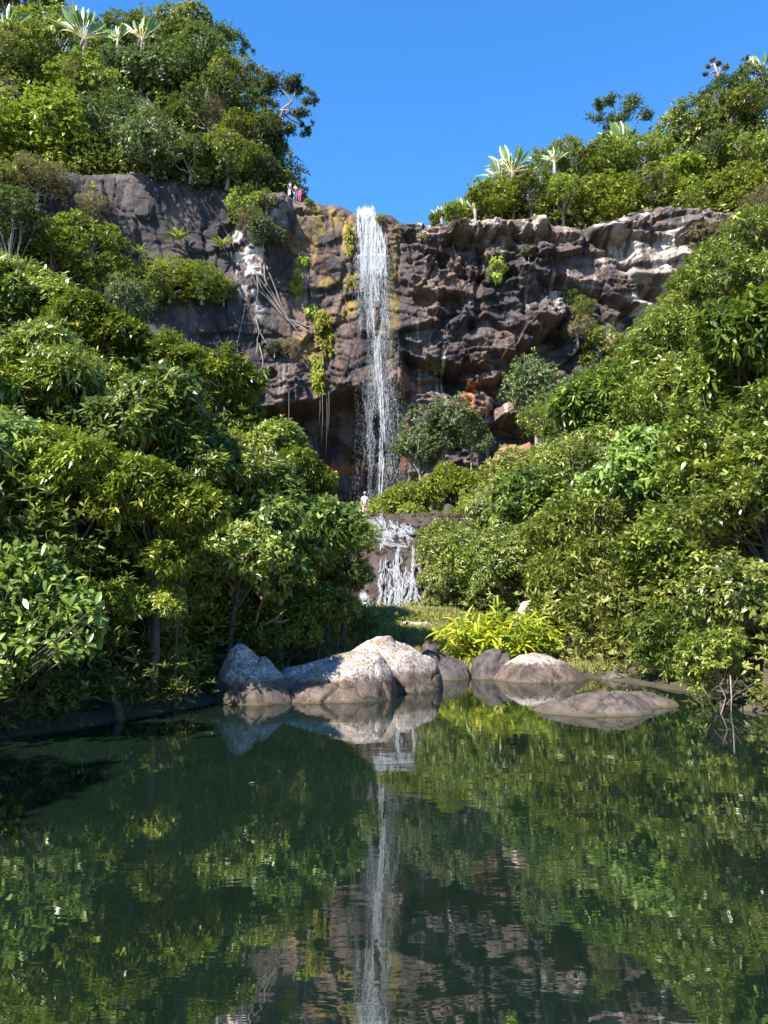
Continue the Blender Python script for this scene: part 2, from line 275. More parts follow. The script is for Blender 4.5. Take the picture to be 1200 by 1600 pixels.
# ------------------------------------------------------------------ tables of the trees (photo column, row of the crown's middle, distance, radius in photo pixels)
TREES = [
# left bank
('lance', 15, 482, 21, 86, 'glossy long-leaved tree highest on the left bank below the shrubby cliff ledge'),
('lance', 150, 545, 20, 74, 'yellow-green long-leaved tree on the left bank under the agave ledge'),
('lance', 255, 590, 20.5, 74, 'round-topped glossy tree on the left bank under the bare black cliff slab'),
('lance', 345, 632, 21, 72, 'long-leaved tree rising to the cracked brown cliff foot left of the fall'),
('lance', 415, 712, 20, 62, 'glossy tree before the left end of the dark overhang'),
('lance', 462, 758, 18.5, 52, 'pale-tipped tree just left of the orange streak under the overhang'),
('fine', 532, 842, 19, 52, 'fine-leaved tree whose edge touches the lone walker in white'),
('fine', 535, 912, 19.5, 46, 'small fine-leaved tree beside the foot of the lower cascade'),
('fresh', 455, 830, 16.5, 92, 'grey-green broad-leaved tree in front of the lower cascade, middle of the left bank'),
('lance', 330, 742, 16, 88, 'dense long-leaved tree halfway up the left bank over the shaded hollow'),
('freshlance', 215, 680, 15.5, 108, 'bushy long-leaved tree halfway up the left bank with yellow sprigs'),
('lance', 85, 620, 15.5, 108, 'wide long-leaved tree high at the left edge of the photo'),
('freshlance', 5, 740, 12.5, 112, 'long-leaved tree cut by the left edge above the big-leaved bush'),
('lance', 120, 770, 12.4, 104, 'tree reaching down over the dark hollow with hanging sprays'),
('lance', 245, 815, 12.5, 98, 'tree with long drooping sprays hanging over the shaded hollow'),
('broad', 375, 880, 15, 78, 'broad-leaved tree with bare orange branches behind the big boulder'),
('broad', 500, 960, 17, 56, 'shrub with pale leaves leaning over the lichen boulder'),
('lance', 215, 940, 14.5, 92, 'shaded tree deep in the hollow of the left bank'),
('broad', 310, 985, 15.5, 72, 'shaded shrub behind the dappled dark boulder'),
('broad', 110, 1010, 12.2, 62, 'dark shrub at the waterline with one bright sprig reaching right'),
('lance', 40, 1060, 11.2, 50, 'low dark shrub at the left waterline under the big-leaved bush'),
('broad', 160, 1085, 12.0, 34, 'small waterside shrub beside the leaning stump'),
('lance', 165, 870, 13.6, 74, 'shaded spray-leaved tree in the hollow right of the big-leaved bush'),
('lance', 290, 905, 14.6, 78, 'shaded tree in the hollow just left of the bare orange branches'),
('broad', 385, 975, 15.6, 50, 'shaded shrub touching the top of the dappled boulder'),
('broad', 240, 1035, 13.2, 54, 'dark low shrub at the back of the small left cove'),
('broad', 455, 1000, 16.6, 44, 'low shrub behind the long low boulder'),
('lance', 60, 880, 12.4, 76, 'tree behind the big-leaved bush at the left edge'),
('broad', 305, 1055, 13.9, 34, 'low dark shrub left of the dappled boulder at the waterline'),
('lance', 284, 858, 12.6, 34, 'hanging spray of leaves that shades the dappled boulder'),
('lance', 232, 948, 12.6, 56, 'dark leafy tree over the small left cove, lowest of the hollow'),
('lance', 150, 960, 12.1, 56, 'dark leafy tree between the big-leaved bush and the left cove'),
('broad', 200, 1085, 12.3, 32, 'dark leaves hanging to the water left of the cove stump'),
('broad', 90, 1085, 11.2, 36, 'dark leaves touching the water below the big-leaved bush'),
('fine', 560, 975, 21, 26, 'small green bush between the cascade foot and the pointed boulder'),
# right bank
('fine', 700, 850, 30.5, 44, 'pale little bush hiding the right side of the lower cascade'),
('fine', 690, 915, 27.5, 34, 'lowest small bush right of the lower cascade above the ginger clump'),
('broad', 1120, 1035, 12.8, 56, 'low bright shrub hanging over the water at the right bank'),
('broad', 1185, 950, 13.8, 88, 'shiny shrub at the right edge just above the waterside twigs'),
('freshlance', 1075, 985, 16, 70, 'broad-leaved shrub left of the waterside shrub on the right bank'),
('broad', 1195, 810, 15, 104, 'tall bright-leaved tree cut by the right edge of the photo'),
('forest', 990, 970, 19.5, 80, 'shaded tree over the dark water behind the flat rock'),
('forest', 900, 935, 22, 82, 'dark tree directly behind the yellow ginger clump'),
('fine', 815, 885, 25, 78, 'fine-leaved tree behind and left of the shaded trees right of the ginger'),
('fine', 722, 880, 28, 62, 'light green tree immediately right of the lower cascade'),
('broad', 1080, 870, 19, 102, 'shiny tree with dark gaps in the lower right bank'),
('forest', 955, 850, 22.5, 96, 'tree with dead tan leaves in the middle of the right bank'),
('fresh', 860, 815, 27, 80, 'leafy tree above the one behind the ginger clump'),
('fine', 778, 822, 32, 64, 'small tree right of the dark square boulders'),
('broad', 1155, 715, 20.5, 112, 'large leafy tree halfway up the right edge'),
('fresh', 1040, 755, 23.5, 100, 'pale leafy tree in the middle of the right slope'),
('fine', 940, 740, 28, 90, 'leafy tree right of the red rock slab, lower one'),
('fine', 890, 732, 34, 56, 'leafy tree touching the right end of the red rock slab'),
('fine', 796, 798, 37, 40, 'light green tree just under the red rock slab'),
('fresh', 1175, 595, 26, 112, 'broad-leaved tree high on the right edge of the slope'),
('fine', 1080, 640, 29, 100, 'pale green tree in the upper middle of the right slope'),
('freshlance', 980, 650, 34, 90, 'leafy tree below the white streaked rocks of the right cliff'),
('fine', 905, 662, 41, 70, 'leafy tree next to the grey-green bushes under the cliff'),
('fine', 1150, 485, 36, 98, 'yellowish tree on the upper right slope under the lichen ledge'),
('fine', 1060, 545, 42, 82, 'light tree at the foot of the white-stained rocks'),
('fine', 985, 585, 46, 66, 'pale tree under the dark hollow of the right cliff'),
('fine', 1190, 405, 46, 84, 'tree at the right edge level with the pale ledges'),
('fine', 1115, 455, 50, 66, 'tree touching the right end of the dark cliff block'),
('fine', 1050, 505, 52, 48, 'small pale tree tucked under the dark cliff block'),
('olive', 690, 672, 60, 52, 'round grey-green tree on thin stems right of the falling water'),
('olive', 738, 684, 59, 26, 'small grey-green tree attached to the right of the round tree'),
('olive', 655, 700, 59, 36, 'grey-green bush with pale stems closest to the falling spray'),
('olive', 838, 612, 60, 48, 'grey-green bush under the overhanging cliff ledge'),
('olive', 872, 640, 57, 38, 'grey-green bush above the red rock slab'),
('yellowgreen', 935, 545, 58, 34, 'straw-coloured bush under the ochre cliff patch'),
# bank under the fall
('limebush', 622, 792, 48, 32, 'lime bush at the very foot of the falling water'),
('limebush', 662, 778, 50, 34, 'lime bush left of the dark square boulder'),
('limebush', 705, 762, 52, 34, 'lime bush under the round grey-green tree'),
('limebush', 735, 762, 53, 22, 'lime bush at the left foot of the red rock slab'),
('limebush', 590, 806, 47, 18, 'small low bush beside the lone walker'),
('limebush', 712, 812, 44, 20, 'small bright bush below the dark square boulders'),
('limebush', 640, 806, 45.5, 20, 'low lime bush at the left of the dark boulder pair'),
('limebush', 676, 812, 44.5, 15, 'tiny lime bush in front of the dark boulder pair'),
('limebush', 748, 792, 44, 26, 'lime bush right of the dark boulder pair'),
('limebush', 648, 973, 25.5, 9, 'tuft of bright green leaves at the middle of the cascade foot'),
# left cliff ledges
('yellowgreen', 150, 395, 62, 52, 'yellowish shrub on the ledge left of the agaves'),
('yellowgreen', 90, 420, 60, 44, 'yellowish shrub left of the ledge shrub above the bank trees'),
('yellowgreen', 175, 440, 60, 42, 'low shrub under the ledge agaves beside the bare rock'),
('drybush', 70, 300, 66, 46, 'dry brown bush high on the left cliff shoulder'),
('olive', 20, 340, 64, 46, 'grey-green bush at the left edge of the cliff shoulder'),
('forest_far', 30, 290, 68, 44, 'dark bush at the left edge under the lime tree'),
('drybush', 150, 330, 67, 26, 'reddish dry bush at the left corner of the bare slab'),
('yellowgreen', 270, 445, 66, 38, 'leafy shrub under the middle agave on the left cliff'),
('yellowgreen', 320, 450, 66, 35, 'shrub to the right of the agave shrub on the left cliff'),
('yellowgreen', 352, 462, 67, 20, 'small shrub at the right end of the shrub row on the left cliff'),
('yellowgreen', 385, 325, 70, 30, 'pale shrub on the lichen-white rib below the walkers'),
('yellowgreen', 418, 320, 71, 20, 'yellowish tuft right under the walkers at the cliff top'),
('olive', 415, 372, 69, 28, 'dark hanging bush above the tangle of pale roots'),
('drybush', 395, 350, 69, 22, 'dry bush between the two shrubs of the lichen-white rib'),
('drybush', 455, 545, 70, 16, 'dry tuft at the lower end of the pale roots'),
('olive', 430, 545, 70, 14, 'small grey-green plant on the crack under the pale roots'),
# right cliff ledges
('yellowgreen', 776, 425, 68, 15, 'small yellow tuft in the vertical crack right of the fall'),
('yellowgreen', 910, 482, 66, 19, 'bright leafy plant in the hollow of the right cliff'),
('olive', 890, 465, 67, 15, 'dark little bush above the bright plant of the cliff hollow'),
('olive', 825, 397, 69, 13, 'tiny green bush under the pale block'),
('drybush', 1100, 370, 66, 30, 'dry bush on the ledge at the right end of the cliff'),
('drybush', 1010, 378, 68, 15, 'dry tuft on the pale ledge'),
('yellowgreen', 596, 346, 71, 9, 'mossy tuft on the rim right of the falling water'),
('yellowgreen', 484, 318, 72, 8, 'little tuft on the rim right of the walkers'),
('yellowgreen', 680, 572, 68, 13, 'yellowish plant in the dark hollow right of the fall'),
('drybush', 900, 520, 66, 26, 'dry grey bush in the lower hollow of the right cliff'),
('yellowgreen', 118, 372, 61, 34, 'yellow-green bush left of the tiny rosettes on the left cliff'),
('yellowgreen', 215, 438, 66, 26, 'leafy shrub under the small rosette left of the broad one'),
('yellowgreen', 245, 462, 66, 26, 'shrub at the lower edge of the plant row on the left cliff'),
('yellowgreen', 298, 428, 67, 20, 'shrub between the broad rosette and the lichen patch'),
('olive', 200, 468, 63, 34, 'grey-green bush above the round-topped bank tree'),
('forest_far', 20, 400, 58, 50, 'dark green bush at the left edge above the highest bank tree'),
('yellowgreen', 60, 385, 60, 40, 'yellowish bush under the wide rosette near the left edge'),
('forest_far', 132, 128, 79, 32, 'bush around the foot of the tall fan palm'),
('olive', 222, 108, 79, 34, 'bush under the short broad-leaved fan palm'),
('forest_far', 15, 95, 79, 34, 'bush under the fan palm at the left edge'),
('olive', 182, 100, 79, 22, 'small bush under the reddish fan palm'),
# left hill
('forest_far', 20, 20, 90, 66, 'olive tree in the top left corner'),
('yellowgreen', 95, 75, 86, 62, 'yellowish tree left of the tall fan palm'),
('forest_far', 30, 120, 84, 66, 'tree at the left edge above the lime tree'),
('olive', 205, 85, 88, 52, 'grey tree between the two fan palms'),
('forest_far', 250, 60, 90, 46, 'brownish tree on the skyline behind the broad-leaved fan palm'),
('yellowgreen', 165, 165, 80, 54, 'yellow-green tree under the tall fan palm'),
('lime_far', 65, 215, 74, 74, 'large lime-green tree at the left above the cliff'),
('lime_far', 5, 230, 72, 50, 'lime tree half cut by the left edge'),
('forest_far', 130, 265, 74, 46, 'dark green tree right of the large lime tree'),
('olive', 190, 215, 76, 60, 'dark grey-green tree above the black slab'),
('olive', 260, 150, 82, 62, 'grey-green tree with pale branches, middle of the left hill'),
('olive', 315, 110, 84, 56, 'dense tree with pale branches below the skyline of the left hill'),
('forest_far', 300, 60, 88, 40, 'tree on the skyline right of the broad-leaved fan palm'),
('olive', 240, 235, 71.3, 56, 'dark tree whose shadow falls on the black slab'),
('olive', 335, 190, 78, 60, 'grey tree with pale branches right of the middle of the left hill'),
('drybush', 345, 178, 75, 24, 'brown dead crown among the green trees of the left hill'),
('olive', 300, 262, 71.5, 48, 'overhanging tree above the shadowed rim of the slab'),
('forest_far', 355, 258, 72, 46, 'tree hanging over the rim left of the lichen-white rib'),
('forest_far', 395, 215, 74, 44, 'tree at the right shoulder of the left hill'),
('olive', 402, 262, 73, 28, 'low tree nearest the walkers on the cliff rim'),
('forest_far', 370, 130, 80, 38, 'green tree with a white trunk under the crooked skyline tree'),
('yellowgreen', 130, 130, 82, 44, 'pale tree just left under the tall fan palm'),
# right hill
('forest_far', 738, 330, 75, 24, 'dark bush between the small rim palms'),
('lime_far', 682, 342, 74, 12, 'tiny bush at the lowest point of the skyline'),
('yellowgreen', 760, 322, 74, 18, 'pale bush at the left end of the pale block'),
('lime_far', 770, 312, 74, 34, 'bright green bush at the left end of the right hill'),
('lime_far', 712, 334, 73, 18, 'tiny bright bush behind the rim among small palms'),
('forest_far', 830, 300, 75, 42, 'dark green tree above the pale block'),
('forest_far', 800, 285, 79, 30, 'green tree under the tattered palms'),
('yellowgreen', 880, 310, 74, 38, 'yellow-green bush above the gap of the pale ledges'),
('forest_far', 880, 262, 80, 42, 'tree on the skyline beside the small palms of the right hill'),
('forest_far', 940, 262, 80, 46, 'tree left under the wide fan palm of the right hill'),
('lime_far', 950, 315, 74, 40, 'bright bush above the left end of the long pale ledge'),
('yellowgreen', 1005, 250, 80, 48, 'yellow-green tree right of the wide fan palm'),
('forest_far', 1020, 300, 74, 42, 'bush over the middle of the long pale ledge'),
('forest_far', 1075, 215, 84, 50, 'tree below the dark crown of the right skyline'),
('lime_far', 1060, 275, 77, 40, 'lime tree in the middle of the right hill'),
('yellowgreen', 1090, 310, 73, 34, 'yellow bush at the right end of the long pale ledge'),
('olive', 1110, 255, 78, 42, 'grey leafless-looking tree in the right hill'),
('forest_far', 1140, 190, 84, 52, 'big tree under the right skyline'),
('olive', 1180, 160, 86, 50, 'grey tree under the tall palm at the right edge'),
('lime_far', 1150, 300, 72, 38, 'bright yellow-green bush at the far right of the rim'),
('yellowgreen', 1165, 250, 76, 46, 'yellowish tree at the right edge of the hill'),
('drybush', 1195, 325, 70, 36, 'dry bush at the right edge under the hill trees'),
('forest_far', 960, 225, 86, 26, 'small tree behind the wide fan palm'),
]
YC0, YCK = 73.0, .004
def yc(x): return np.maximum(YC0-YCK*np.asarray(x, float)**2, 20-0*np.asarray(x, float))

# ------------------------------------------------------------------ terrain
def interp(x, pts):
    a = np.array(pts, float); return np.interp(x, a[:, 0], a[:, 1])
SHORE_L = [(-60, -16), (-10, -12), (0, -8.5), (6, -6.2), (9, -5.2), (11, -4.1), (13, -3.2), (15, -2.6), (18, -1.2), (19, .2), (40, .2)]
SHORE_R = [(-60, 20), (-10, 14), (5, 9), (9, 7), (12, 5.6), (13, 6.2), (15, 6.0), (17, 5.4), (18.5, 4.5), (40, 4)]
def pool_sd(x, y):
    n_ = fbm(x*.5, y*.5, 0, 3, 5)*.35
    return np.minimum(np.minimum(x-interp(y, SHORE_L), interp(y, SHORE_R)-x), 18.4-y-.12*(x-2))+n_
near_ctrl, hill_ctrl = [], []
for k, px, py, Y, r, lb in TREES:
    x, y, z = W3(px, py, Y); R = r/F*depth_at(Y, z)
    if Y >= yc(x)-.5 and z > 38: hill_ctrl.append((x, y, z-R*.8-.6))
    elif Y < 57 and z > 2: near_ctrl.append((x, y, max(z-R*1.0-.5, .25)))
CAS = [(18, .1), (20, .35), (24, .7), (28.6, .95), (29.2, 1.2), (30.2, 2.6), (31.2, 3.9), (33, 4.35), (34.5, 4.9), (36.5, 5.7), (38, 6.05), (43, 6.8), (52, 7.7), (60, 8.2)]
for Y, z in CAS:
    for x in (-2.2, 0, 2.0, 4.2) if Y < 60 else (-3, 0, 3):
        near_ctrl.append((x, Y, z-.35))
for Y in (55, 62, 68, 74):
    for x, py in ((-20, 700), (-12, 760), (-6, 790), (0, 800), (5, 780), (9, 755), (14, 720), (19, 690), (24, 640), (30, 560)):
        near_ctrl.append((x, Y, W3(600, py, 66)[2]-1.0))
for y in range(-40, 80, 12):
    for sx in (-1, 1):
        near_ctrl.append((sx*(28+max(y, 0)*.25), y, 14 if y < 20 else 22)); near_ctrl.append((sx*70, y, 30))
near_ctrl += [(x, -45, 3) for x in range(-20, 21, 10)]
near_ctrl = np.array(near_ctrl)
def idw(x, y, C, p=3.0):
    num = np.zeros(x.shape); den = np.zeros(x.shape)
    for cx, cy, cz in C:
        w = 1/(((x-cx)**2+(y-cy)**2)+.4)**(p/2); num += w*cz; den += w
    return num/den
def ground_z(x, y):
    x = np.asarray(x, float); y = np.asarray(y, float)
    d = -pool_sd(x, y); z = idw(x, y, near_ctrl)
    land = .06+np.minimum(d, 2)*.09+(z-.1)*sstep(.3, 2.6, d)
    land = land+fbm(x*.6, y*.6, 0, 4, 9)*.16*sstep(.2, 2, d)
    return np.where(d > 0, land, np.maximum(.4*-(-d), -1.8)+.05)
def axis(segs):
    out = []
    for a, b, st in segs: out += list(np.arange(a, b, st))
    return np.array(out+[segs[-1][1]])
gx = axis([(-900, -100, 80), (-100, -30, 5), (-30, -12, .9), (-12, 14, .3), (14, 40, .9), (40, 100, 5), (100, 900, 80)])
gy = axis([(-900, -60, 70), (-60, 0, 4), (0, 40, .3), (40, 76, .6), (76, 200, 10), (200, 900, 70)])
X, Y_ = np.meshgrid(gx, gy, indexing='ij'); Z = ground_z(X, Y_)
obj('ground', mesh_np('ground', np.stack([X, Y_, Z], -1).reshape(-1, 3), [grid_faces(len(gx), len(gy))], M['earth'], True), kind='structure')
wx = np.linspace(-40, 40, 41); wy = np.linspace(-70, 30, 51); X, Y_ = np.meshgrid(wx, wy, indexing='ij')
obj('pool_water', mesh_np('pool_water', np.stack([X, Y_, 0*X], -1).reshape(-1, 3), [grid_faces(41, 51)], M['water'], True), kind='structure')

# ------------------------------------------------------------------ cliff
TOP = [(-900, 240), (-300, 250), (0, 268), (110, 265), (200, 262), (300, 282), (400, 300), (445, 303), (470, 312), (490, 316), (540, 320), (556, 330), (600, 333), (640, 346), (700, 348), (735, 340), (850, 335), (866, 352), (905, 354), (960, 338), (1030, 322), (1100, 325), (1160, 335), (1200, 345), (1600, 350), (2100, 350)]
tx, tz = [], []
for px, py in TOP:
    x = 0.0; yy = 73.0
    for _ in range(12):
        yy = float(yc(x)); x = W3(px, py, yy)[0]
    tx.append(x); tz.append(W3(px, py, yy)[2])
def top_z(x): return np.interp(x, tx, tz)
cxs = axis([(-110, -40, 1.2), (-40, 40, .105), (40, 110, 1.2)]); NR = 350
x1 = cxs[:, None]; tt = top_z(cxs)+fbm(cxs*.35, 0, 0, 4, 3)*.35+fbm(cxs*1.6, 0, 0, 3, 4)*.12
ZB = 3.0
X = np.repeat(x1, NR, 1); Z = ZB+(tt[:, None]-ZB)*np.linspace(0, 1, NR)[None]
PX, PY = proj(X, yc(X), Z)
wx_ = X+fbm(X*.25, Z*.25, 1, 2, 21)*.5+Z*.12; wz_ = Z+fbm(X*.25, Z*.25, 7, 2, 22)*.5-X*.12
bL, eL, iL = blocks(wx_/5.2, wz_/4.2, 31, 1.6)
bM_, eM, iM = blocks(wx_/2.3+9, wz_/1.4, 32, 2.8)
bS, eS, iS = blocks(wx_/.95, wz_/.55+3, 33, 2.8)
bC, eC, iC = blocks(wx_/1.5, wz_/6.0, 34, 1.4)          # tall joints of the columns near the water
right = sstep(600, 680, PX); left = 1-sstep(380, 470, PX); mid = 1-right-left
busy = .30+.95*sstep(-.22, .30, fbm(X*.17+5, Z*.2, 6, 3, 55))
bM_ = bM_*busy; bS = bS*busy
D = bL*(1.3*right+.35*left+.5*mid)+bM_*(.75*right+.16*left+.22*mid)+bS*(.24*right+.05*left+.12*mid)+bC*(.25*right+.6*left+.5*mid)
D = D-.25*np.exp(-(eL/.05)**2)*(1-.3*mid)*(1-.9*left)-.35*left*np.exp(-(eC/.03)**2)*sstep(-.2, .1, fbm(X*.3, Z*.2, 1, 2, 36))-.16*np.exp(-(eM/.07)**2)*(.1+.9*right)-.07*np.exp(-(eS/.1)**2)*(.3+.7*right)
D = D+fbm(X*.12, Z*.12, 0, 3, 41)*1.1+fbm(X*.9, Z*.9, 0, 4, 42)*.14+.05*fbm(X*3, Z*3, 0, 3, 43)
lay = Z/2.1+fbm(X*.16, Z*.3, 4, 3, 45)*1.5+X*.05; D = D+(.55*right+.22*mid+.10*left)*(1-lay % 1)*sstep(-.3, .4, fbm(X*.2, Z*.2, 8, 2, 46)+.15)
lay2 = Z/.75+fbm(X*.4, Z*.5, 4, 3, 47)*1.6; D = D+(.16*right+.08*mid+.03*left)*(1-lay2 % 1)*busy
D = D-1.1*right*sstep(.30, .36, fbm(X*.35+3, Z*.62+X*.1, 4, 2, 48)); D = D-np.abs(fbm(X*1.0, Z*.7, 2, 4, 49))*(.22*right+.2*mid+.10*left)*busy**1.5
D = D-.02*(Z-ZB)*(.25)                                     # leans back slightly
def lip(pts, depth, h, decay=True, tap=12, rough=.35, lead=.10):
    """an overhang: the face steps back below a lip line"""
    global D
    a = np.array(pts, float); ly = np.interp(PX, a[:, 0], a[:, 1])
    t = (PY-ly)/(15.7*h)+fbm(X*.9, Z*.3, 5, 3, int(depth*10)+60)*.10*rough
    win = sstep(a[0, 0]-tap, a[0, 0]+tap, PX)*(1-sstep(a[-1, 0]-tap, a[-1, 0]+tap, PX))
    f = sstep(0, lead, t)
    if decay: f = f*np.clip(1-t, 0, 1)**.8
    D = D-depth*f*win
def blob(px, py, rx, ry, amp, pw=2.0):
    global D
    q = ((PX-px)/rx)**2+((PY-py)/ry)**2+fbm(X*.7, Z*.7, 3, 3, 77)*.5
    D = D+amp*np.clip(1-q, 0, 1)**(1/pw)
def box(x0, x1_, y0, y1, amp, s=5):
    global D
    wob = fbm(X*.5, Z*.5, 3, 3, 78)*7
    D = D+amp*sstep(x0-s, x0+s, PX+wob)*(1-sstep(x1_-s, x1_+s, PX+wob))*sstep(y0-s, y0+s, PY+wob)*(1-sstep(y1-s, y1+s, PY-wob))
lip([(400, 640), (440, 628), (500, 620), (528, 606), (560, 602), (600, 606), (628, 618)], 5.6, 8, False, 14, .3, .12)
lip([(500, 640), (560, 690), (640, 690), (700, 700)], 2.2, 6, False, 16, .4, .25)
lip([(632, 548), (660, 556), (700, 566), (735, 588), (770, 592), (800, 566), (835, 530), (880, 500)], 3.6, 4.6, True, 10, .7, .10)
lip([(755, 655), (790, 646), (835, 655)], 3.4, 3.2, False, 10)
lip([(803, 372), (850, 360), (866, 374)], 1.7, 1.6)
lip([(1005, 440), (1050, 448), (1105, 432)], 2.2, 2.2)
lip([(845, 436), (880, 430), (925, 450), (985, 466), (1010, 470)], 1.9, 3.0, True, 12, .8)
lip([(920, 395), (960, 388), (975, 398)], .8, 1.5)
lip([(690, 462), (715, 458), (722, 468)], 1.9, 2.8, True, 8, .8)
lip([(730, 500), (765, 492), (790, 510)], 1.2, 2.0, True, 8, .8)
lip([(500, 500), (512, 498), (522, 502)], 1.1, 3.0, True, 4, .5)
lip([(300, 520), (350, 516), (400, 522), (430, 520)], .5, 1.0)
lip([(408, 578), (425, 574), (432, 580)], .9, 2.4, True, 4)
blob(420, 330, 34, 90, 1.6); blob(400, 420, 26, 60, .8)
box(700, 852, 336, 372, 1.3); box(915, 1082, 322, 372, 1.4); box(1080, 1160, 328, 365, .6)
box(730, 860, 395, 440, .5); box(985, 1100, 378, 436, .9); box(820, 880, 470, 512, 1.3)
blob(830, 520, 45, 30, 1.3); blob(760, 540, 50, 30, .9)
blob(630, 600, 26, 18, 2.6); blob(745, 620, 36, 30, 2.2); blob(1000, 500, 30, 30, -1.0)
blob(750, 400, 5, 50, -1.0); blob(746, 470, 7, 30, -.9)
rim = sstep(.965, 1.0, np.linspace(0, 1, NR))[None]; D = D*(1-.5*rim)-.5*rim**3
Yv = yc(X)-D
# rim rolls back onto the hill
backs = [(.25, .05), (.7, .07), (1.4, .06), (2.4, .02), (4, -.1), (7, -.4)]
Xa = np.concatenate([X]+[x1 for _ in backs], 1)
Ya = np.concatenate([Yv]+[Yv[:, -1:]+a for a, _ in backs], 1)
Za = np.concatenate([Z]+[Z[:, -1:]+c_+fbm(x1*.8, a, 0, 3, 8)*.06 for a, c_ in backs], 1)
# colours of the stone itself
def lin(r, g, b): return np.array([(k/255)**2.2 for k in (r, g, b)])
C = np.zeros(X.shape+(3,)); C[:] = lin(69, 60, 60)
def paint(col, m): 
    global C
    m = np.clip(m, 0, 1)[..., None]; C = C*(1-m)+np.asarray(col)*m
n1 = fbm(X*.5, Z*.18, 2, 5, 51); n2 = fbm(X*1.3, Z*1.3, 3, 5, 52); n3 = fbm(X*2.2, Z*.25, 4, 4, 53); n4 = fbm(X*.22, Z*.22, 5, 4, 54)
paint(lin(106, 87, 76), sstep(-.15, .35, n1)*(.70*right+.8*mid+.15*left))
paint(lin(112, 100, 96), sstep(.1, .4, n4)*.5*right)
paint(lin(48, 42, 45), sstep(.1, .4, -n1+n3*.3)*.7)
paint(lin(54, 48, 50), .75*left)
paint(lin(96, 84, 82), sstep(.15, .4, n1)*left*.6)
paint(lin(140, 98, 66), sstep(.12, .42, n2+n3*.4)*(.30*mid+.25*right*sstep(480, 620, PY)))
paint(lin(150, 95, 60), sstep(-.1, .3, n2)*np.exp(-(((PX-630)/26)**2+((PY-600)/18)**2)))
paint(lin(160, 105, 65), sstep(-.2, .2, n2)*np.exp(-(((PX-745)/40)**2+((PY-625)/35)**2)))
paint(lin(150, 84, 48), .9*np.exp(-((PY-712-n2*6)/9)**2)*sstep(480, 500, PX)*(1-sstep(620, 660, PX)))
paint(lin(170, 125, 80), sstep(.0, .3, n2)*np.exp(-(((PX-965)/40)**2+((PY-525)/22)**2)))
# pale lichen
lic = sstep(-.05, .18, n2+.25*n3)
paint(lin(205, 195, 190), .9*lic*sstep(.25, .65, np.exp(-(((PX-388-(PY-400)*.12)/26)**2+((PY-410)/90)**2))))
paint(lin(190, 180, 172), .75*lic*np.exp(-(((PX-415)/34)**2+((PY-325)/30)**2)))
paint(lin(176, 163, 150), .75*sstep(-.15, .2, n2+.5*n3)*sstep(705, 725, PX)*(1-sstep(848, 856, PX))*sstep(326, 332, PY)*(1-sstep(352, 388, PY+n3*20)))
paint(lin(170, 158, 155), .75*sstep(-.1, .2, n2+.5*n3)*sstep(905, 925, PX)*(1-sstep(1052, 1068, PX))*(1-sstep(362, 382, PY+n3*12)))
paint(lin(185, 176, 170), .7*sstep(.05, .22, n2)*np.exp(-(((PX-978)/24)**4+((PY-400)/28)**4)))
paint(lin(175, 165, 156), .65*sstep(.05, .22, n2)*np.exp(-(((PX-1050)/34)**4+((PY-405)/28)**4)))
paint(lin(200, 190, 180), .7*sstep(.05, .2, n2)*np.exp(-(((PX-1005)/24)**2+((PY-475)/40)**2)))
paint(lin(185, 172, 160), .6*sstep(.12, .3, n3)*sstep(620, 660, PX)*sstep(.05, .3, n4))
paint(lin(170, 150, 140), .5*np.exp(-(((PX-445)/12)**2+((PY-590)/40)**2))*sstep(-.2, .3, n3))
# ochre moss running beside the water
och = lin(142, 120, 44)
for cx_, cy_, rx_, ry_, a_ in ((545, 370, 9, 30, .9), (490, 360, 5, 50, .7), (505, 345, 30, 20, .5), (553, 440, 14, 12, .9), (515, 440, 18, 8, .6), (464, 440, 9, 25, .9), (540, 480, 18, 16, .8), (505, 520, 14, 32, .95), (523, 510, 5, 40, .9), (497, 588, 12, 26, .9), (613, 480, 10, 60, .55), (620, 380, 7, 50, .4), (610, 530, 12, 40, .5), (455, 380, 12, 16, .4), (475, 545, 22, 20, .45), (775, 420, 8, 22, .6), (720, 360, 5, 26, .35)):
    paint(och, a_*sstep(-.5, .1, n3+.5*n2)*sstep(.3, .7, np.exp(-(((PX-cx_)/rx_)**2+((PY-cy_)/ry_)**2)/1.6)))
wet = np.exp(-((PX-588)/(36+(PY-330)*.06))**2)*sstep(325, 335, PY)
C = C*(1-.35*wet[..., None])
Ca = np.concatenate([C, np.repeat(C[:, -1:], len(backs), 1)], 1)
Ca = np.concatenate([Ca, np.ones(Ca.shape[:2]+(1,))], -1)
obj('cliff', mesh_np('cliff', np.stack([Xa, Ya, Za], -1).reshape(-1, 3), [grid_faces(len(cxs), NR+len(backs))], M['cliff'], False,
    {'col': ('FLOAT_COLOR', Ca.reshape(-1, 4))}), kind='structure')
def cliff_y(x, z):
    """the face of the cliff at (x, z)"""
    x = np.asarray(x, float); z = np.asarray(z, float)
    i = np.clip(np.interp(x, cxs, np.arange(len(cxs))), 0, len(cxs)-1).astype(int)
    j = np.clip((z-ZB)/(tt[i]-ZB)*(NR-1), 0, NR-1).astype(int)
    return Yv[i, j]
def on_cliff(px, py):
    """where the line of sight through (px, py) meets the face"""
    Yq = 71.0
    for _ in range(12):
        x, _y, z = W3(px, py, Yq); Yq = .5*Yq+.5*float(cliff_y(x, z))
    return np.array(W3(px, py, Yq))

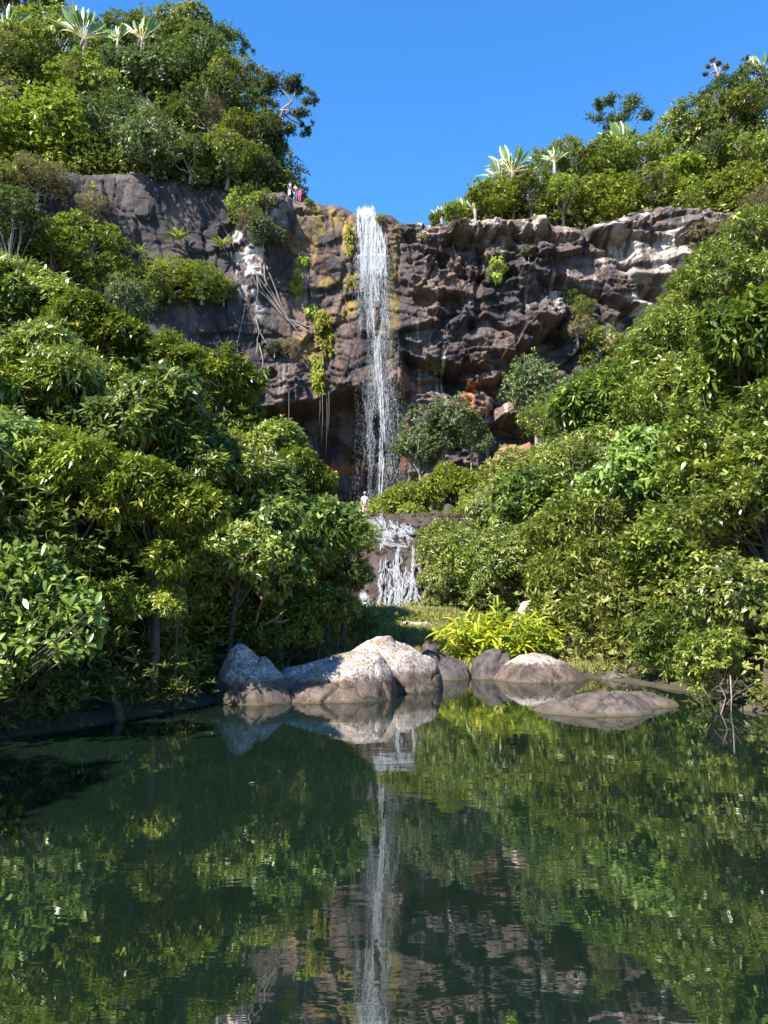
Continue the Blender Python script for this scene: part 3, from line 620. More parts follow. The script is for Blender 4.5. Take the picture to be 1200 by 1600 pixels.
# hillside behind the rim
hill_ctrl += [(0, 90, 41.5), (3, 80, 41), (-3, 78, 41.5), (5, 110, 44), (0, 140, 50), (-60, 90, 80), (-60, 130, 90), (70, 90, 68), (70, 130, 80), (-90, 60, 70), (100, 60, 60), (-110, 40, 50), (110, 40, 50)]
HC = np.array(hill_ctrl)
hx = axis([(-300, -60, 20), (-60, 60, 1.0), (60, 300, 20)]); ht = np.concatenate([[0, .6, 1.2, 2], np.arange(3, 30, 1.0), np.arange(30, 120, 6), [160, 260, 500, 800]])
X = np.repeat(hx[:, None], len(ht), 1); T = np.repeat(ht[None], len(hx), 0)
Y0 = np.interp(hx, cxs, Yv[:, -1])[:, None]+1.0
Y_ = Y0+T; Zh = idw(X, Y_, HC, 3.0)
tzr = np.interp(hx, cxs, tt)[:, None]; bl = sstep(0, 5, T)
Z = (tzr-.12)*(1-bl)+Zh*bl+fbm(X*.4, Y_*.4, 0, 3, 12)*.4*bl
HX, HZ, HY = X, Z, Y_
obj('hillside', mesh_np('hillside', np.stack([X, Y_, Z], -1).reshape(-1, 3), [grid_faces(len(hx), len(ht))], M['earth'], True), kind='structure')
def hill_z(x, y):
    y0 = np.interp(x, cxs, Yv[:, -1])+1.0; t = np.maximum(y-y0, 0); b_ = sstep(0, 5, t)
    return (np.interp(x, cxs, tt)-.12)*(1-b_)+idw(np.asarray(x, float), np.asarray(y, float), HC)*b_

# ------------------------------------------------------------------ foliage
def unit(v): return v/(np.linalg.norm(v, axis=-1, keepdims=True)+1e-9)
def leaf_arrays(B, D_, N_, L, Wd, droop, shape):
    """B base, D_ direction, N_ up side of each leaf"""
    Sd = unit(np.cross(D_, N_)); N_ = np.cross(Sd, D_); L = L[:, None]; Wd = Wd[:, None]; dr = droop[:, None]*np.array([0, 0, -1.0])
    if shape == 4:
        m = B+D_*L*.48+dr*L*.15
        V = np.stack([B, m+Sd*Wd*.5+N_*Wd*.22, B+D_*L+dr*L*.45, m-Sd*Wd*.5+N_*Wd*.22], 1)
        k = np.arange(len(B))[:, None]*4
        return V.reshape(-1, 3), np.concatenate([k+np.array([0, 1, 2]), k+np.array([0, 2, 3])]), None
    a = B+D_*L*.3+dr*L*.06; c_ = B+D_*L*.68+dr*L*.24
    V = np.stack([B, a+Sd*Wd*.46+N_*Wd*.1, c_+Sd*Wd*.42+N_*Wd*.08, B+D_*L+dr*L*.5, c_-Sd*Wd*.42+N_*Wd*.08, a-Sd*Wd*.46+N_*Wd*.1, ], 1)
    k = np.arange(len(B))[:, None]*6
    return V.reshape(-1, 3), np.concatenate([k+np.array([0, 1, 5]), k+np.array([2, 3, 4])]), k+np.array([1, 2, 4, 5])
def make_lobes(rg, n, flat=.9, spread=.70, size=(.24, .50), down=.45):
    d = unit(rg.normal(size=(n, 3))); d[:, 2] = np.where(rg.random(n) < down, d[:, 2], np.abs(d[:, 2])); d = unit(d)
    c_ = d*spread*(rg.uniform(.65, 1.1, n)[:, None]); c_[:, 2] *= flat
    r = rg.uniform(*size, n)
    return np.concatenate([c_, r[:, None]], 1)
def crown_parts(seed, n_tips, per_tip, L, Wd, lobes=None, shape=4, droop=.5, n_lobes=16, lobe_flat=.8, hang=0.0, upward=.35, twig=.08):
    """a crown of radius about 1: whorls of leaves at the twig tips on the outside of many lobes"""
    rg = np.random.default_rng(seed)
    if lobes is None: lobes = make_lobes(rg, n_lobes)
    w = lobes[:, 3]**2; li = rg.choice(len(lobes), n_tips*3, p=w/w.sum())
    d = unit(rg.normal(size=(len(li), 3))); rad = rg.uniform(.45, 1.08, len(li))**.6
    wob = 1+.28*fbm(d[:, 0]*2.3+li, d[:, 1]*2.3, d[:, 2]*2.3, 2, seed)
    P = lobes[li, :3]+d*(lobes[li, 3]*rad*wob)[:, None]*np.array([1, 1, lobe_flat])
    inside = np.zeros(len(P), bool)
    for q in lobes: inside |= (np.linalg.norm((P-q[:3])/np.array([1, 1, lobe_flat]), axis=1) < q[3]*.62)
    gap = fbm(P[:, 0]*3.1+seed, P[:, 1]*3.1, P[:, 2]*3.1, 2, seed+9) < -.16
    keep = (~inside | (rg.random(len(P)) < .15)) & ~(gap & (rg.random(len(P)) < .85))
    P = P[keep][:n_tips]; d = d[keep][:n_tips]; li = li[keep][:n_tips]
    ax = unit(d+np.array([0, 0, upward-hang])+rg.normal(size=P.shape)*.35)
    n = len(P); k = per_tip
    az = rg.uniform(0, 2*math.pi, (n, 1))+np.arange(k)[None]*2.4+rg.normal(size=(n, k))*.3
    t = rg.uniform(-1, .25, (n, k)); sp = np.radians(rg.uniform(28, 88, (n, k)))*(1-.25*np.clip(t, 0, 1))
    a1 = unit(np.cross(ax, np.array([.3, .2, .93]))); a2 = np.cross(ax, a1)
    D_ = ax[:, None]*np.cos(sp)[..., None]+(a1[:, None]*np.cos(az)[..., None]+a2[:, None]*np.sin(az)[..., None])*np.sin(sp)[..., None]
    B = P[:, None]+ax[:, None]*t[..., None]*twig
    N_ = unit(ax[:, None]*.7+np.array([-.3, -.45, .85])+rg.normal(size=D_.shape)*.30)
    D_ = unit(D_+rg.normal(size=D_.shape)*.12).reshape(-1, 3); B = B.reshape(-1, 3); N_ = N_.reshape(-1, 3)
    m_ = n*k; sc = rg.uniform(.65, 1.25, m_); Ls = L*sc; Ws = Wd*sc*rg.uniform(.8, 1.2, m_)
    tip_tone = rg.normal(.36, .20, (n, 1))+.30*fbm(P[:, 0]*2, P[:, 1]*2, P[:, 2]*2, 2, seed+5)[:, None]
    tone = (tip_tone+rg.normal(0, .10, (n, k))+.16*np.clip(t, 0, 1)).ravel()
    old = rg.random(m_) < .012; tone[old] = 1.1
    V, T, Q = leaf_arrays(B, D_, N_, Ls, Ws, droop*rg.uniform(.4, 1.3, m_), shape)
    return V, T, Q, np.repeat(np.clip(tone, 0, 1.2), shape), lobes
KINDS = {}
def add_kind(key, mat, variants, bark='bark', **kw):
    out = []
    for s_ in variants:
        V, T, Q, tone, lobes = crown_parts(s_, **kw)
        out.append((mesh_np('crown', V, [T]+([Q] if Q is not None else []), M[mat], False, {'tone': ('FLOAT', tone)}), lobes))
    KINDS[key] = (out, bark)
add_kind('lance', 'lance', (1, 2, 3, 4), n_tips=2400, per_tip=9, L=.110, Wd=.029, shape=6, droop=.6, upward=.15, twig=.11, lobe_flat=.8)
add_kind('broad', 'broad', (11, 12, 13), n_tips=1500, per_tip=9, L=.095, Wd=.038, shape=6, droop=.5, upward=.25, twig=.10)
add_kind('fine', 'broad', (21, 22, 23, 24), n_tips=2000, per_tip=7, L=.082, Wd=.029, shape=4, droop=.5, upward=.25, twig=.09, n_lobes=22)
add_kind('fresh', 'fresh', (27, 28), n_tips=1300, per_tip=9, L=.120, Wd=.042, shape=6, droop=.6, upward=.2, twig=.11, n_lobes=13)
add_kind('freshlance', 'fresh', (5, 6), n_tips=1700, per_tip=9, L=.13, Wd=.036, shape=6, droop=.7, upward=.1, twig=.12, n_lobes=13)
add_kind('forest', 'forest', (25, 26), n_tips=1500, per_tip=7, L=.11, Wd=.034, shape=4, droop=.7, upward=.1, twig=.09)
far = dict(n_tips=1500, per_tip=6, L=.085, Wd=.042, shape=4, droop=.4, upward=.5, twig=.05, n_lobes=22)
add_kind('forest_far', 'forest', (31, 32, 33), 'pale_bark', **far)
add_kind('olive', 'olive', (34, 35, 36), 'pale_bark', **far)
add_kind('lime_far', 'lime', (37, 38), **{**far, 'L': .10, 'Wd': .06})
add_kind('yellowgreen', 'yellowgreen', (39, 40, 41), 'pale_bark', **{**far, 'n_tips': 1200})
add_kind('drybush', 'dry', (42, 43), 'pale_bark', **{**far, 'n_tips': 800, 'Wd': .022, 'L': .14})
add_kind('limebush', 'lime', (44, 45), **{**far, 'L': .09, 'Wd': .055})
def trunk_mesh(h, R, lobes, seed, mat, fr=.05, base_r=None, exposed=.45):
    """a tapered stem from the ground with a limb to every lobe; origin at the ground"""
    rg = np.random.default_rng(seed); mb = MB()
    h = max(h, .3); br = base_r or R*fr; lean = rg.normal(0, .10, 2)*min(h, 3)
    n = 7; t = np.linspace(0, 1, n); top = h-.10*R
    pts = np.stack([lean[0]*np.sin(t*3)*(1-t)*.8, lean[1]*np.sin(t*2.5)*(1-t)*.8, -.3+t*(top+.3)], 1)
    mb.tube(pts, br*(1.35-.75*t), 7)
    for k, q in enumerate(lobes):
        e = np.array([q[0]*R, q[1]*R, h+q[2]*R]); s0 = pts[n-1-(k % 3)]
        f_ = rg.uniform(.15, .35); mid_ = s0*(1-.5)+e*.5+rg.normal(0, .06, 3)*R+np.array([0, 0, -.06*R])
        p_ = [s0, s0*(1-f_)+mid_*f_, mid_, mid_*.5+e*.5+rg.normal(0, .03, 3)*R, e]
        mb.tube(p_, np.array([.5, .42, .32, .22, .12])*br, 5)
        for _ in range(3):
            e2 = e+unit(rg.normal(size=3)+np.array([0, 0, .4]))*q[3]*R*.85
            mb.tube([mid_*.4+e*.6, (e+e2)/2+rg.normal(0, .04, 3)*R, e2], np.array([.2, .13, .06])*br, 4)
    return mb.build('trunk', mat)
count = {}
def plant_tree(kind, px, py, Y, r, label, i, group=None, cat='tree', name=None):
    kinds, bark = KINDS[kind]
    x, y, z = W3(px, py, Y); R = r/F*depth_at(Y, z)*((1.28 if px < 380 else 1.18) if Y > 66 else 1.22)
    rg = random.Random(i*7+3)
    clif = (not (Y >= yc(x)-.5 and z > 38)) and Y > 57 and abs(x) < 45 and z > 9.5+.0*x and kind in ('yellowgreen', 'drybush', 'olive', 'forest_far')
    if Y >= yc(x)-.5 and z > 38: gz = float(hill_z(np.array([x]), np.array([y]))[0])
    elif clif and not label.startswith(('round grey', 'small grey-green tree', 'grey-green bush')):
        # rooted in a crack of the face just behind the crown
        c_ = on_cliff(px, py); x, y, z = c_[0], c_[1]-R*.35, c_[2]; R = r/F*depth_at(y, z)*1.12; gz = z-R*.75
    else: gz = float(ground_z(np.array([x]), np.array([y]))[0])
    gz = min(gz, z-.25*R)
    small = R < 1.5 or kind in ('drybush', 'limebush')
    t = thing(name or ('shrub' if small else 'tree'), label, 'shrub' if small else cat, (x, y, gz), group)
    vi = count.get(kind, 0); count[kind] = vi+1
    me, lobes = kinds[vi % len(kinds)]
    rz = rg.uniform(0, 6.28); sz = rg.uniform(.85, 1.05)
    c_ = obj('crown', me, t, (0, 0, z-gz)); c_.scale = (R, R, R*sz); c_.rotation_euler = (0, 0, rz); c_['kind'] = 'stuff'
    lr = lobes.copy(); ca, sa = math.cos(rz), math.sin(rz)
    lr[:, 0], lr[:, 1] = lobes[:, 0]*ca-lobes[:, 1]*sa, lobes[:, 0]*sa+lobes[:, 1]*ca
    obj('trunk', trunk_mesh(z-gz, R, lr, i, M[bark]), t)
    return t
for i, (k, px, py, Y, r, lb) in enumerate(TREES):
    g = 'trees and bushes of the hill left of the fall' if py < 320 and px < 470 else 'trees and bushes of the hill right of the fall' if py < 350 and px > 650 else \
        'trees on the left bank of the pool' if Y < 30 and px < 600 else 'trees on the right bank of the pool' if Y < 55 and px > 715 else 'bushes under and on the cliff'
    plant_tree(k, px, py, Y, r, lb, i, g)

for i, (x, y, z, R, lb) in enumerate([(-10.0, 8.4, 6.2, 2.1, 'tree of the left bank just outside the left edge, nearest the big-leaved bush'), (-10.8, 11.0, 7.6, 2.3, 'tree of the left bank outside the left edge, behind the nearest one'),
        (-12.0, 6.0, 8.0, 2.6, 'tall tree of the left bank outside the left edge, farthest from the water'), (-9.2, 1.5, 6.5, 2.2, 'tree of the left bank level with the viewer')]):
    gz = float(ground_z(np.array([x]), np.array([y]))[0]); t = thing('tree', lb, 'tree', (x, y, gz), 'trees on the left bank of the pool'); me, lobes = KINDS['lance'][0][i % 4]
    c_ = obj('crown', me, t, (0, 0, z-gz)); c_.scale = (R, R, R); c_['kind'] = 'stuff'; obj('trunk', trunk_mesh(z-gz, R, lobes, 900+i, M['bark']), t)

# ------------------------------------------------------------------ undergrowth and grass (nobody could count it)
def scatter(name, x, y, z0, hgt, L, Wd, mat, seed, per=5, up=.5, tone0=.3, droop=.4):
    rg = np.random.default_rng(seed); n = len(x)
    P = np.stack([x, y, z0+rg.random(n)**1.3*hgt], 1)
    az = rg.uniform(0, 6.28, (n, per)); el = rg.normal(up, .45, (n, per))
    D_ = np.stack([np.cos(az)*np.cos(el), np.sin(az)*np.cos(el), np.sin(el)], -1).reshape(-1, 3)
    N_ = unit(rg.normal(size=D_.shape)*.4+np.array([-.2, -.4, 1]))
    B = np.repeat(P, per, 0); s_ = rg.uniform(.6, 1.3, n*per)
    Lr = np.repeat(np.broadcast_to(L, (n,)), per)*s_; Wr = np.repeat(np.broadcast_to(Wd, (n,)), per)*s_
    tn = np.repeat(tone0+rg.normal(0, .13, n)+.25*fbm(x*.5, y*.5, 0, 3, seed), per)+rg.normal(0, .1, n*per)
    V, T, Q = leaf_arrays(B, D_, N_, Lr, Wr, np.full(n*per, droop), 4)
    me = mesh_np(name, V, [T], M[mat], False, {'tone': ('FLOAT', np.repeat(np.clip(tn, 0, 1.2), 4))})
    return obj(name, me, kind='stuff')
rg = np.random.default_rng(5)
def pick(n, x0, x1_, y0, y1, f):
    x = rg.uniform(x0, x1_, n); y = rg.uniform(y0, y1, n); k = f(x, y); return x[k], y[k]
x, y = pick(90000, -22, 1, 6, 34, lambda x, y: (pool_sd(x, y) < -.05) & (x < .28*(18-y)+1.5-np.maximum(y-18, 0)*-.18) & ((x < -1.6) | (y > 40)) & (x > -.62*y-2))
scatter('undergrowth', x, y, ground_z(x, y), 3.0*np.clip((-1.8-x)/1.5, .35, 1)*(y < 22)+1.2*(y >= 22), .18, .045, 'forest', 71, tone0=.24)
x, y = pick(60000, 2.2, 34, 12, 60, lambda x, y: (pool_sd(x, y) < -.05) & (x > 4.2+(y-26)*.03) & (x < .6*y+2) | ((pool_sd(x, y) < -.05) & (y < 18) & (x > 5)))
scatter('undergrowth', x, y, ground_z(x, y), 1.8, .11+.0045*y, .035+.0016*y, 'forest', 72, tone0=.35)
x, y = pick(16000, -16, 24, 44, 72, lambda x, y: (y < yc(x)-1) & (np.hypot((x+1), (y-66)*.7) > 3.0) & ((x > 4) | (x < -3) | (y > 47)))
scatter('undergrowth', x, y, ground_z(x, y), .7, .34, .13, 'lime', 73, tone0=.25)
x, y = pick(80000, -62, 66, 68, 118, lambda x, y: (y > np.interp(x, cxs, Yv[:, -1])+.3+.9*(x > 9)) & ((x < -8.5) | (x > 8.5+.4*(y-74)*0)) & (y < 76+np.abs(x)*.6))
scatter('undergrowth', x, y, hill_z(x, y)-.1, 3.2, .42, .17, 'forest', 74, tone0=.4)
x, y = pick(16000, -16, -2, 6, 19, lambda x, y: (np.abs(pool_sd(x, y)) < .45) & (x > -.62*y-2) & (fbm(x*1.2, y*1.2, 0, 2, 6) > -.3))
scatter('undergrowth', x, y, np.maximum(ground_z(x, y), .12), .65, .15, .035, 'forest', 78, tone0=.3)
x, y = pick(14000, 5, 24, -2, 14, lambda x, y: (pool_sd(x, y) < -.05))
scatter('undergrowth', x, y, ground_z(x, y), 1.6, .20, .06, 'forest', 81, tone0=.32)
x, y = pick(8000, -26, -5, -2, 7, lambda x, y: (pool_sd(x, y) < -.05))
scatter('undergrowth', x, y, ground_z(x, y), 1.4, .20, .06, 'forest', 82, tone0=.28)
x, y = pick(5000, 5, 12, 9, 19, lambda x, y: (np.abs(pool_sd(x, y)) < .3) & (fbm(x*1.2, y*1.2, 0, 2, 6) > -.1))
scatter('undergrowth', x, y, np.maximum(ground_z(x, y), .10), .35, .13, .035, 'forest', 79, tone0=.35)
x, y = pick(1500, -3, 5.0, 20.5, 28.9, lambda x, y: (pool_sd(x, y) < -.3) & (fbm(x*.9, y*.9, 0, 2, 23) > -.05))
scatter('undergrowth', x, y, ground_z(x, y), .5, .20, .05, 'yellowgreen', 80, tone0=.3)
x, y = pick(16000, -3, 3.2, 18.2, 29, lambda x, y: (pool_sd(x, y) < -.05) & (fbm(x*.7, y*.7, 0, 2, 13) > -.25))
scatter('grass', x, y, ground_z(x, y), .04, .26, .02, 'grass', 77, up=1.1, tone0=.42, droop=.25, per=5)
x, y = pick(9000, -.5, 7.0, 18.2, 26, lambda x, y: (pool_sd(x, y) < -.03) & (y < 20.5+4*(x < 3)) & (fbm(x*.7, y*.7, 0, 2, 3) > -.35))
scatter('grass', x, y, ground_z(x, y), .02, .26, .018, 'grass', 75, up=1.15, tone0=.5, droop=.25, per=5)
# shrubby mat growing along the foot and the shelf of the left shoulder of the cliff
x, y = rg.uniform(-44, -26.5, 9000), rg.uniform(0, 1, 9000)
z = 3+rg.random(9000)**.8*33
k = fbm(x*.25, z*.25, 0, 3, 12) > -.2-(.25*(x < -34)); x, z = x[k], z[k]
o_ = scatter('undergrowth', x, cliff_y(x, z)-.15-.7*rg.random(len(x)), z, .3, .38, .13, 'yellowgreen', 76, tone0=.3)
# off-frame to the left and behind, low cover near the camera
# ------------------------------------------------------------------ boulders
def rock(name, label, prof, Yf, depth, mat, zb=-.45, seed=1, rough=.05, group=None, cat='rock', kind=None, parent=None, sharp=.5, nu=130, nv=70):
    Yr = Yf+depth*.42; pts = [W3(px, py, Yr) for px, py in prof]
    xs = np.array([p[0] for p in pts]); zs = np.array([p[2] for p in pts]); o = np.array([xs.mean(), Yr, zb])
    u = (1-np.cos(np.linspace(0, math.pi, nu)))/2; xx = xs[0]+(xs[-1]-xs[0])*u
    T = np.interp(xx, xs, zs); T = np.convolve(np.pad(T, 2, 'edge'), np.ones(5)/5, 'valid')
    th = np.linspace(.0, math.pi, nv)
    wd = np.clip(1-np.abs(2*u-1)**2.4, 0, 1)**.6*.5+.05+.05*fbm(xx*1.1, seed*2, 1, 2, seed)
    X = np.repeat(xx[:, None], nv, 1); V_ = -np.cos(th)[None]
    Yy = Yf+depth*.5+depth*wd[:, None]*V_*np.ones_like(X)
    v_ = -np.cos(th)[None]+.10*fbm(xx*1.3, seed, 0, 3, seed)[:, None]
    g_ = np.interp(v_, [-1.0, -.955, -.88, -.62, -.05, .12, .75, 1.0], [0, .30, .46 if sharp > .45 else .7, .70, .985, 1.0, .6, 0]); g_[:, 0] = 0; g_[:, -1] = 0
    for _ in range(2): g_[:, 1:-1] = (g_[:, :-2]+2*g_[:, 1:-1]+g_[:, 2:])/4
    Zz = zb+(T-zb)[:, None]*g_
    f_, e_, i_ = blocks(X/.9+seed, (Zz+Yy)/.7+seed*3, seed+90, 1.6)
    sc = min(depth, 2.0)
    d1 = fbm(X*1.1/sc*1.5, Yy*1.5/sc, Zz*1.5/sc+seed, 4, seed)*rough*1.7*sc+f_*rough*sc*1.7-rough*sc*.25-np.exp(-(e_/.035)**2)*.045*sc
    d2 = fbm(X*7, Yy*7, Zz*7, 4, seed+3)*rough*.35
    f2_, e2_, _i2 = blocks(X/.33+seed, (Zz+Yy)/.28+seed*3, seed+95, 1.8)
    d = (d1+d2+f2_*rough*sc*.28-np.exp(-(e2_/.06)**2)*.006*sc)*np.sin(th)[None]**.4*np.sin(np.arccos(np.clip(2*u-1, -1, 1)))[:, None]**.5
    Yy = Yy+d*V_*1.0; Zz = Zz+d*.7*np.sin(th)[None]
    me = mesh_np(name, np.stack([X, Yy, Zz], -1).reshape(-1, 3)-o, [grid_faces(nu, nv)], M[mat], True)
    ob = obj(name, me, None, tuple(o))
    if kind: ob['kind'] = kind
    else: ob['label'] = label; ob['category'] = cat
    if group: ob['group'] = group
    return ob
BG = 'boulders at the far shore of the pool'
rock('boulder', 'tall boulder dappled with dark leaf shadows at the left end of the pool rocks', [(329, 1110), (333, 1062), (345, 1032), (358, 1010), (369, 1001), (382, 1006), (402, 1020), (430, 1038), (452, 1066), (478, 1112)], 13.0, 1.7, 'boulder', seed=2, group=BG, rough=.06)
rock('boulder', 'long low boulder with orange and white lichen above a smooth brown band', [(372, 1098), (400, 1066), (437, 1048), (480, 1038), (520, 1026), (558, 1016), (592, 1022), (612, 1046), (626, 1098)], 13.2, 2.1, 'boulder', seed=3, group=BG, rough=.035)
rock('boulder', 'highest pale lichen boulder with a pointed top behind the long low one', [(528, 1050), (548, 1020), (566, 1006), (588, 994), (610, 991), (632, 1003), (655, 1016), (680, 1030), (690, 1050), (697, 1090)], 14.7, 2.0, 'boulder', seed=4, group=BG, rough=.05)
rock('boulder', 'dark brown boulder between the pointed boulder and the small split one', [(650, 1030), (668, 1013), (690, 1019), (710, 1026), (730, 1037), (740, 1062)], 17.4, 1.4, 'boulder_dark', seed=5, group=BG)
rock('boulder', 'small dark split boulder below the ginger clump', [(735, 1064), (740, 1030), (752, 1020), (775, 1017), (796, 1021), (806, 1060)], 17.6, 1.2, 'boulder_dark', seed=6, group=BG, rough=.09)
rock('boulder', 'rounded pale boulder in front of the grass with a mirrored twin in the water', [(768, 1068), (784, 1044), (812, 1025), (838, 1020), (862, 1024), (885, 1032), (905, 1046), (926, 1068)], 16.7, 1.7, 'boulder', seed=7, group=BG, rough=.04, zb=-.35)
rock('boulder', 'flat smooth brown rock lying lowest in the water on the right', [(818, 1128), (845, 1103), (880, 1092), (915, 1085), (950, 1078), (985, 1080), (1012, 1094), (1040, 1126)], 11.6, 1.5, 'boulder_low', seed=8, group=BG, rough=.02, zb=-.3)
rock('boulder', 'low brown rock tapering to the right behind the flat smooth rock', [(945, 1110), (980, 1083), (1005, 1081), (1035, 1088), (1060, 1098), (1074, 1116)], 12.5, 1.0, 'boulder_low', seed=9, group=BG, rough=.025, zb=-.3)
rock('boulder', 'tiny flat rock at the water edge of the dry grass', [(940, 1058), (955, 1048), (975, 1045), (995, 1052), (1004, 1062)], 17.3, .6, 'boulder_low', seed=10, group=BG, zb=-.2, nu=40, nv=24)
rock('boulder', 'pale little rock half hidden in grass right of the rounded boulder', [(925, 1040), (938, 1025), (958, 1020), (975, 1030), (982, 1042)], 19.2, .6, 'boulder', seed=12, group=BG, zb=-.1, nu=40, nv=24)
rock('stone', 'small grey stone among the twigs at the right waterline', [(1150, 1112), (1165, 1101), (1185, 1099), (1200, 1110)], 12.2, .35, 'boulder_low', seed=13, zb=-.15, nu=40, nv=24)
rock('stone', 'long thin stone at the waterline left of the twig tangle', [(1120, 1113), (1135, 1104), (1152, 1103), (1168, 1113)], 12.6, .3, 'boulder_low', seed=14, zb=-.15, nu=40, nv=24)
rock('rock_slab', 'flat sunlit rock slab at the waterline on the left edge of the photo', [(-40, 1168), (0, 1150), (30, 1143), (60, 1146), (80, 1160)], 9.9, .6, 'boulder_low', seed=15, zb=-.2, nu=60, nv=30)
rock('boulder', 'tan rock at the dry foot of the lower cascade', [(600, 996), (612, 974), (640, 964), (668, 967), (690, 984), (700, 1000)], 21.8, 1.2, 'tan_rock', seed=16, zb=.1, rough=.09, nu=60, nv=36)
rock('boulder', 'flat tan rock at the very foot of the left white stream', [(575, 985), (585, 970), (604, 966), (622, 974), (630, 988)], 26.5, .9, 'tan_rock', seed=26, zb=.4, rough=.09, nu=50, nv=30)
rock('boulder', 'pale flat rock at the right end of the cascade foot', [(655, 985), (664, 968), (684, 965), (700, 972), (706, 986)], 26.0, .9, 'tan_rock', seed=27, zb=.4, rough=.09, nu=50, nv=30)
rock('stone', 'small dark stone in the grass above the pointed boulder', [(628, 1000), (634, 992), (646, 991), (654, 1000)], 20.5, .4, 'boulder_dark', seed=28, zb=.2, rough=.08, nu=36, nv=22)
rock('stone', 'small brown stone in the grass left of the ginger clump', [(660, 1006), (667, 996), (680, 996), (688, 1006)], 20.0, .4, 'boulder_dark', seed=29, zb=.2, rough=.08, nu=36, nv=22)
rock('boulder', 'dark boulder at the left foot of the lower cascade', [(520, 1010), (540, 990), (560, 975), (590, 972), (610, 985), (618, 1003)], 22.5, 1.2, 'boulder_dark', seed=17, zb=.0, rough=.09, nu=60, nv=36)
rock('boulder', 'pinkish rock showing behind the right of the ginger clump', [(800, 960), (815, 938), (835, 932), (850, 940), (860, 962)], 22.8, .9, 'tan_rock', seed=18, zb=.3, rough=.09, nu=50, nv=30)
rock('boulder', 'reddish wet boulder ringed by white water at the top of the lower cascade', [(608, 856), (612, 842), (620, 833), (628, 836), (636, 848), (640, 858)], 35.4, .9, 'red_rock', seed=19, zb=3.9, rough=.05, nu=50, nv=30)
rock('boulder', 'tan mossy boulder to the right of the ringed wet boulder', [(634, 858), (640, 840), (650, 835), (664, 842), (676, 862)], 35.3, 1.0, 'tan_rock', seed=20, zb=3.9, rough=.06, nu=50, nv=30)
rock('boulder', 'wide pinkish ledge rock above the right side of the lower cascade', [(640, 850), (655, 826), (690, 818), (725, 822), (760, 850)], 38.5, 2.4, 'boulder_dark', seed=24, zb=4.0, rough=.06, nu=60, nv=36)
rock('boulder', 'dark square boulder under the round tree, right one of the pair', [(690, 822), (693, 790), (700, 784), (708, 787), (711, 820)], 47.5, .9, 'wet_rock', seed=21, zb=6, rough=.04, sharp=.3, nu=50, nv=30)
rock('boulder', 'dark low boulder under the round tree, left one of the pair', [(660, 822), (668, 800), (680, 796), (692, 802), (700, 822)], 47.0, 1.2, 'wet_rock', seed=22, zb=6, rough=.08, sharp=.4, nu=50, nv=30)
rock('rock_slab', 'sunlit reddish rock slab sloping below the right cave of the cliff', [(735, 790), (752, 752), (768, 722), (785, 706), (808, 699), (828, 704), (846, 735), (862, 780)], 54.5, 7, 'red_rock', seed=23, zb=8.0, rough=.05, sharp=.8)
rock('rock_slab', 'orange weathered lip of rock on top of the sunlit reddish slab', [(765, 722), (778, 702), (800, 692), (828, 690), (838, 702)], 61, 2.5, 'red_rock', seed=25, zb=11, rough=.10, nu=70, nv=36)

rg = np.random.default_rng(31); n_ = 260; px = rg.uniform(0, 1200, n_); py = rg.uniform(1112, 1500, n_); P = []
for a, b_ in zip(px, py):
    e = math.atan((b_-800)/F)-PITCH; Yq = CH/math.tan(e); q = W3(a, b_, Yq); P.append((q[0], Yq, .006))
P = np.array(P); k = (pool_sd(P[:, 0], P[:, 1]) > .1) & (rg.random(n_) < np.where(pool_sd(P[:, 0], P[:, 1]) < .5, .5, .01)); P = P[k]; n_ = len(P); az = rg.uniform(0, 6.28, n_)
V, T, Q = leaf_arrays(P, np.stack([np.cos(az), np.sin(az), 0*az], 1), np.tile([0, 0, 1.], (n_, 1)), rg.uniform(.05, .11, n_), rg.uniform(.02, .04, n_), np.zeros(n_), 4)
obj('floating_leaves', mesh_np('floating_leaves', V, [T], M['dry'], False, {'tone': ('FLOAT', np.repeat(rg.random(n_), 4))}), kind='stuff')

# leaning stump on the left shore
t = thing('stump', 'leaning bare stump standing in the water of the left shore', 'stump', W3(190, 1122, 11.3)[:2]+(-.1,))
mb = MB(); mb.tube([(0, 0, -.3), (-.02, 0, .12), (-.08, .03, .30), (-.17, .05, .46)], [.10, .07, .06, .035], 9); obj('trunk', mb.build('trunk', M['bark']), t)

# ------------------------------------------------------------------ lower cascade: stepped wet rock and its streams
cy_ = np.array([p[0] for p in CAS[3:]]); cz_ = np.array([p[1] for p in CAS[3:]])
seg = np.concatenate([[0], np.cumsum(np.hypot(np.diff(cy_), np.diff(cz_)))])
uu = np.linspace(0, seg[-1]*.62, 330); xx = np.linspace(-3.4, 6.2, 240)
X, U = np.meshgrid(xx, uu, indexing='ij')
Yb, Zb = np.interp(U, seg, cy_), np.interp(U, seg, cz_)
f1_, e1_, _ = blocks(X/.9, U/.7, 61, 1.8); f2_, e2_, _ = blocks(X/.33, U/.28, 62, 1.8)
dd = f1_*.34+f2_*.13+fbm(X*1.4, U*1.4, 0, 4, 63)*.22-np.exp(-(e1_/.06)**2)*.10
edge = sstep(2.9, 4.8, np.abs(X-1.3))
Yc_, Zc_ = Yb-dd*.9, Zb+dd*.35-edge*1.4
obj('cascade_rock', mesh_np('cascade_rock', np.stack([X, Yc_, Zc_], -1).reshape(-1, 3), [grid_faces(240, 330)], M['wet_rock'], True), kind='structure')
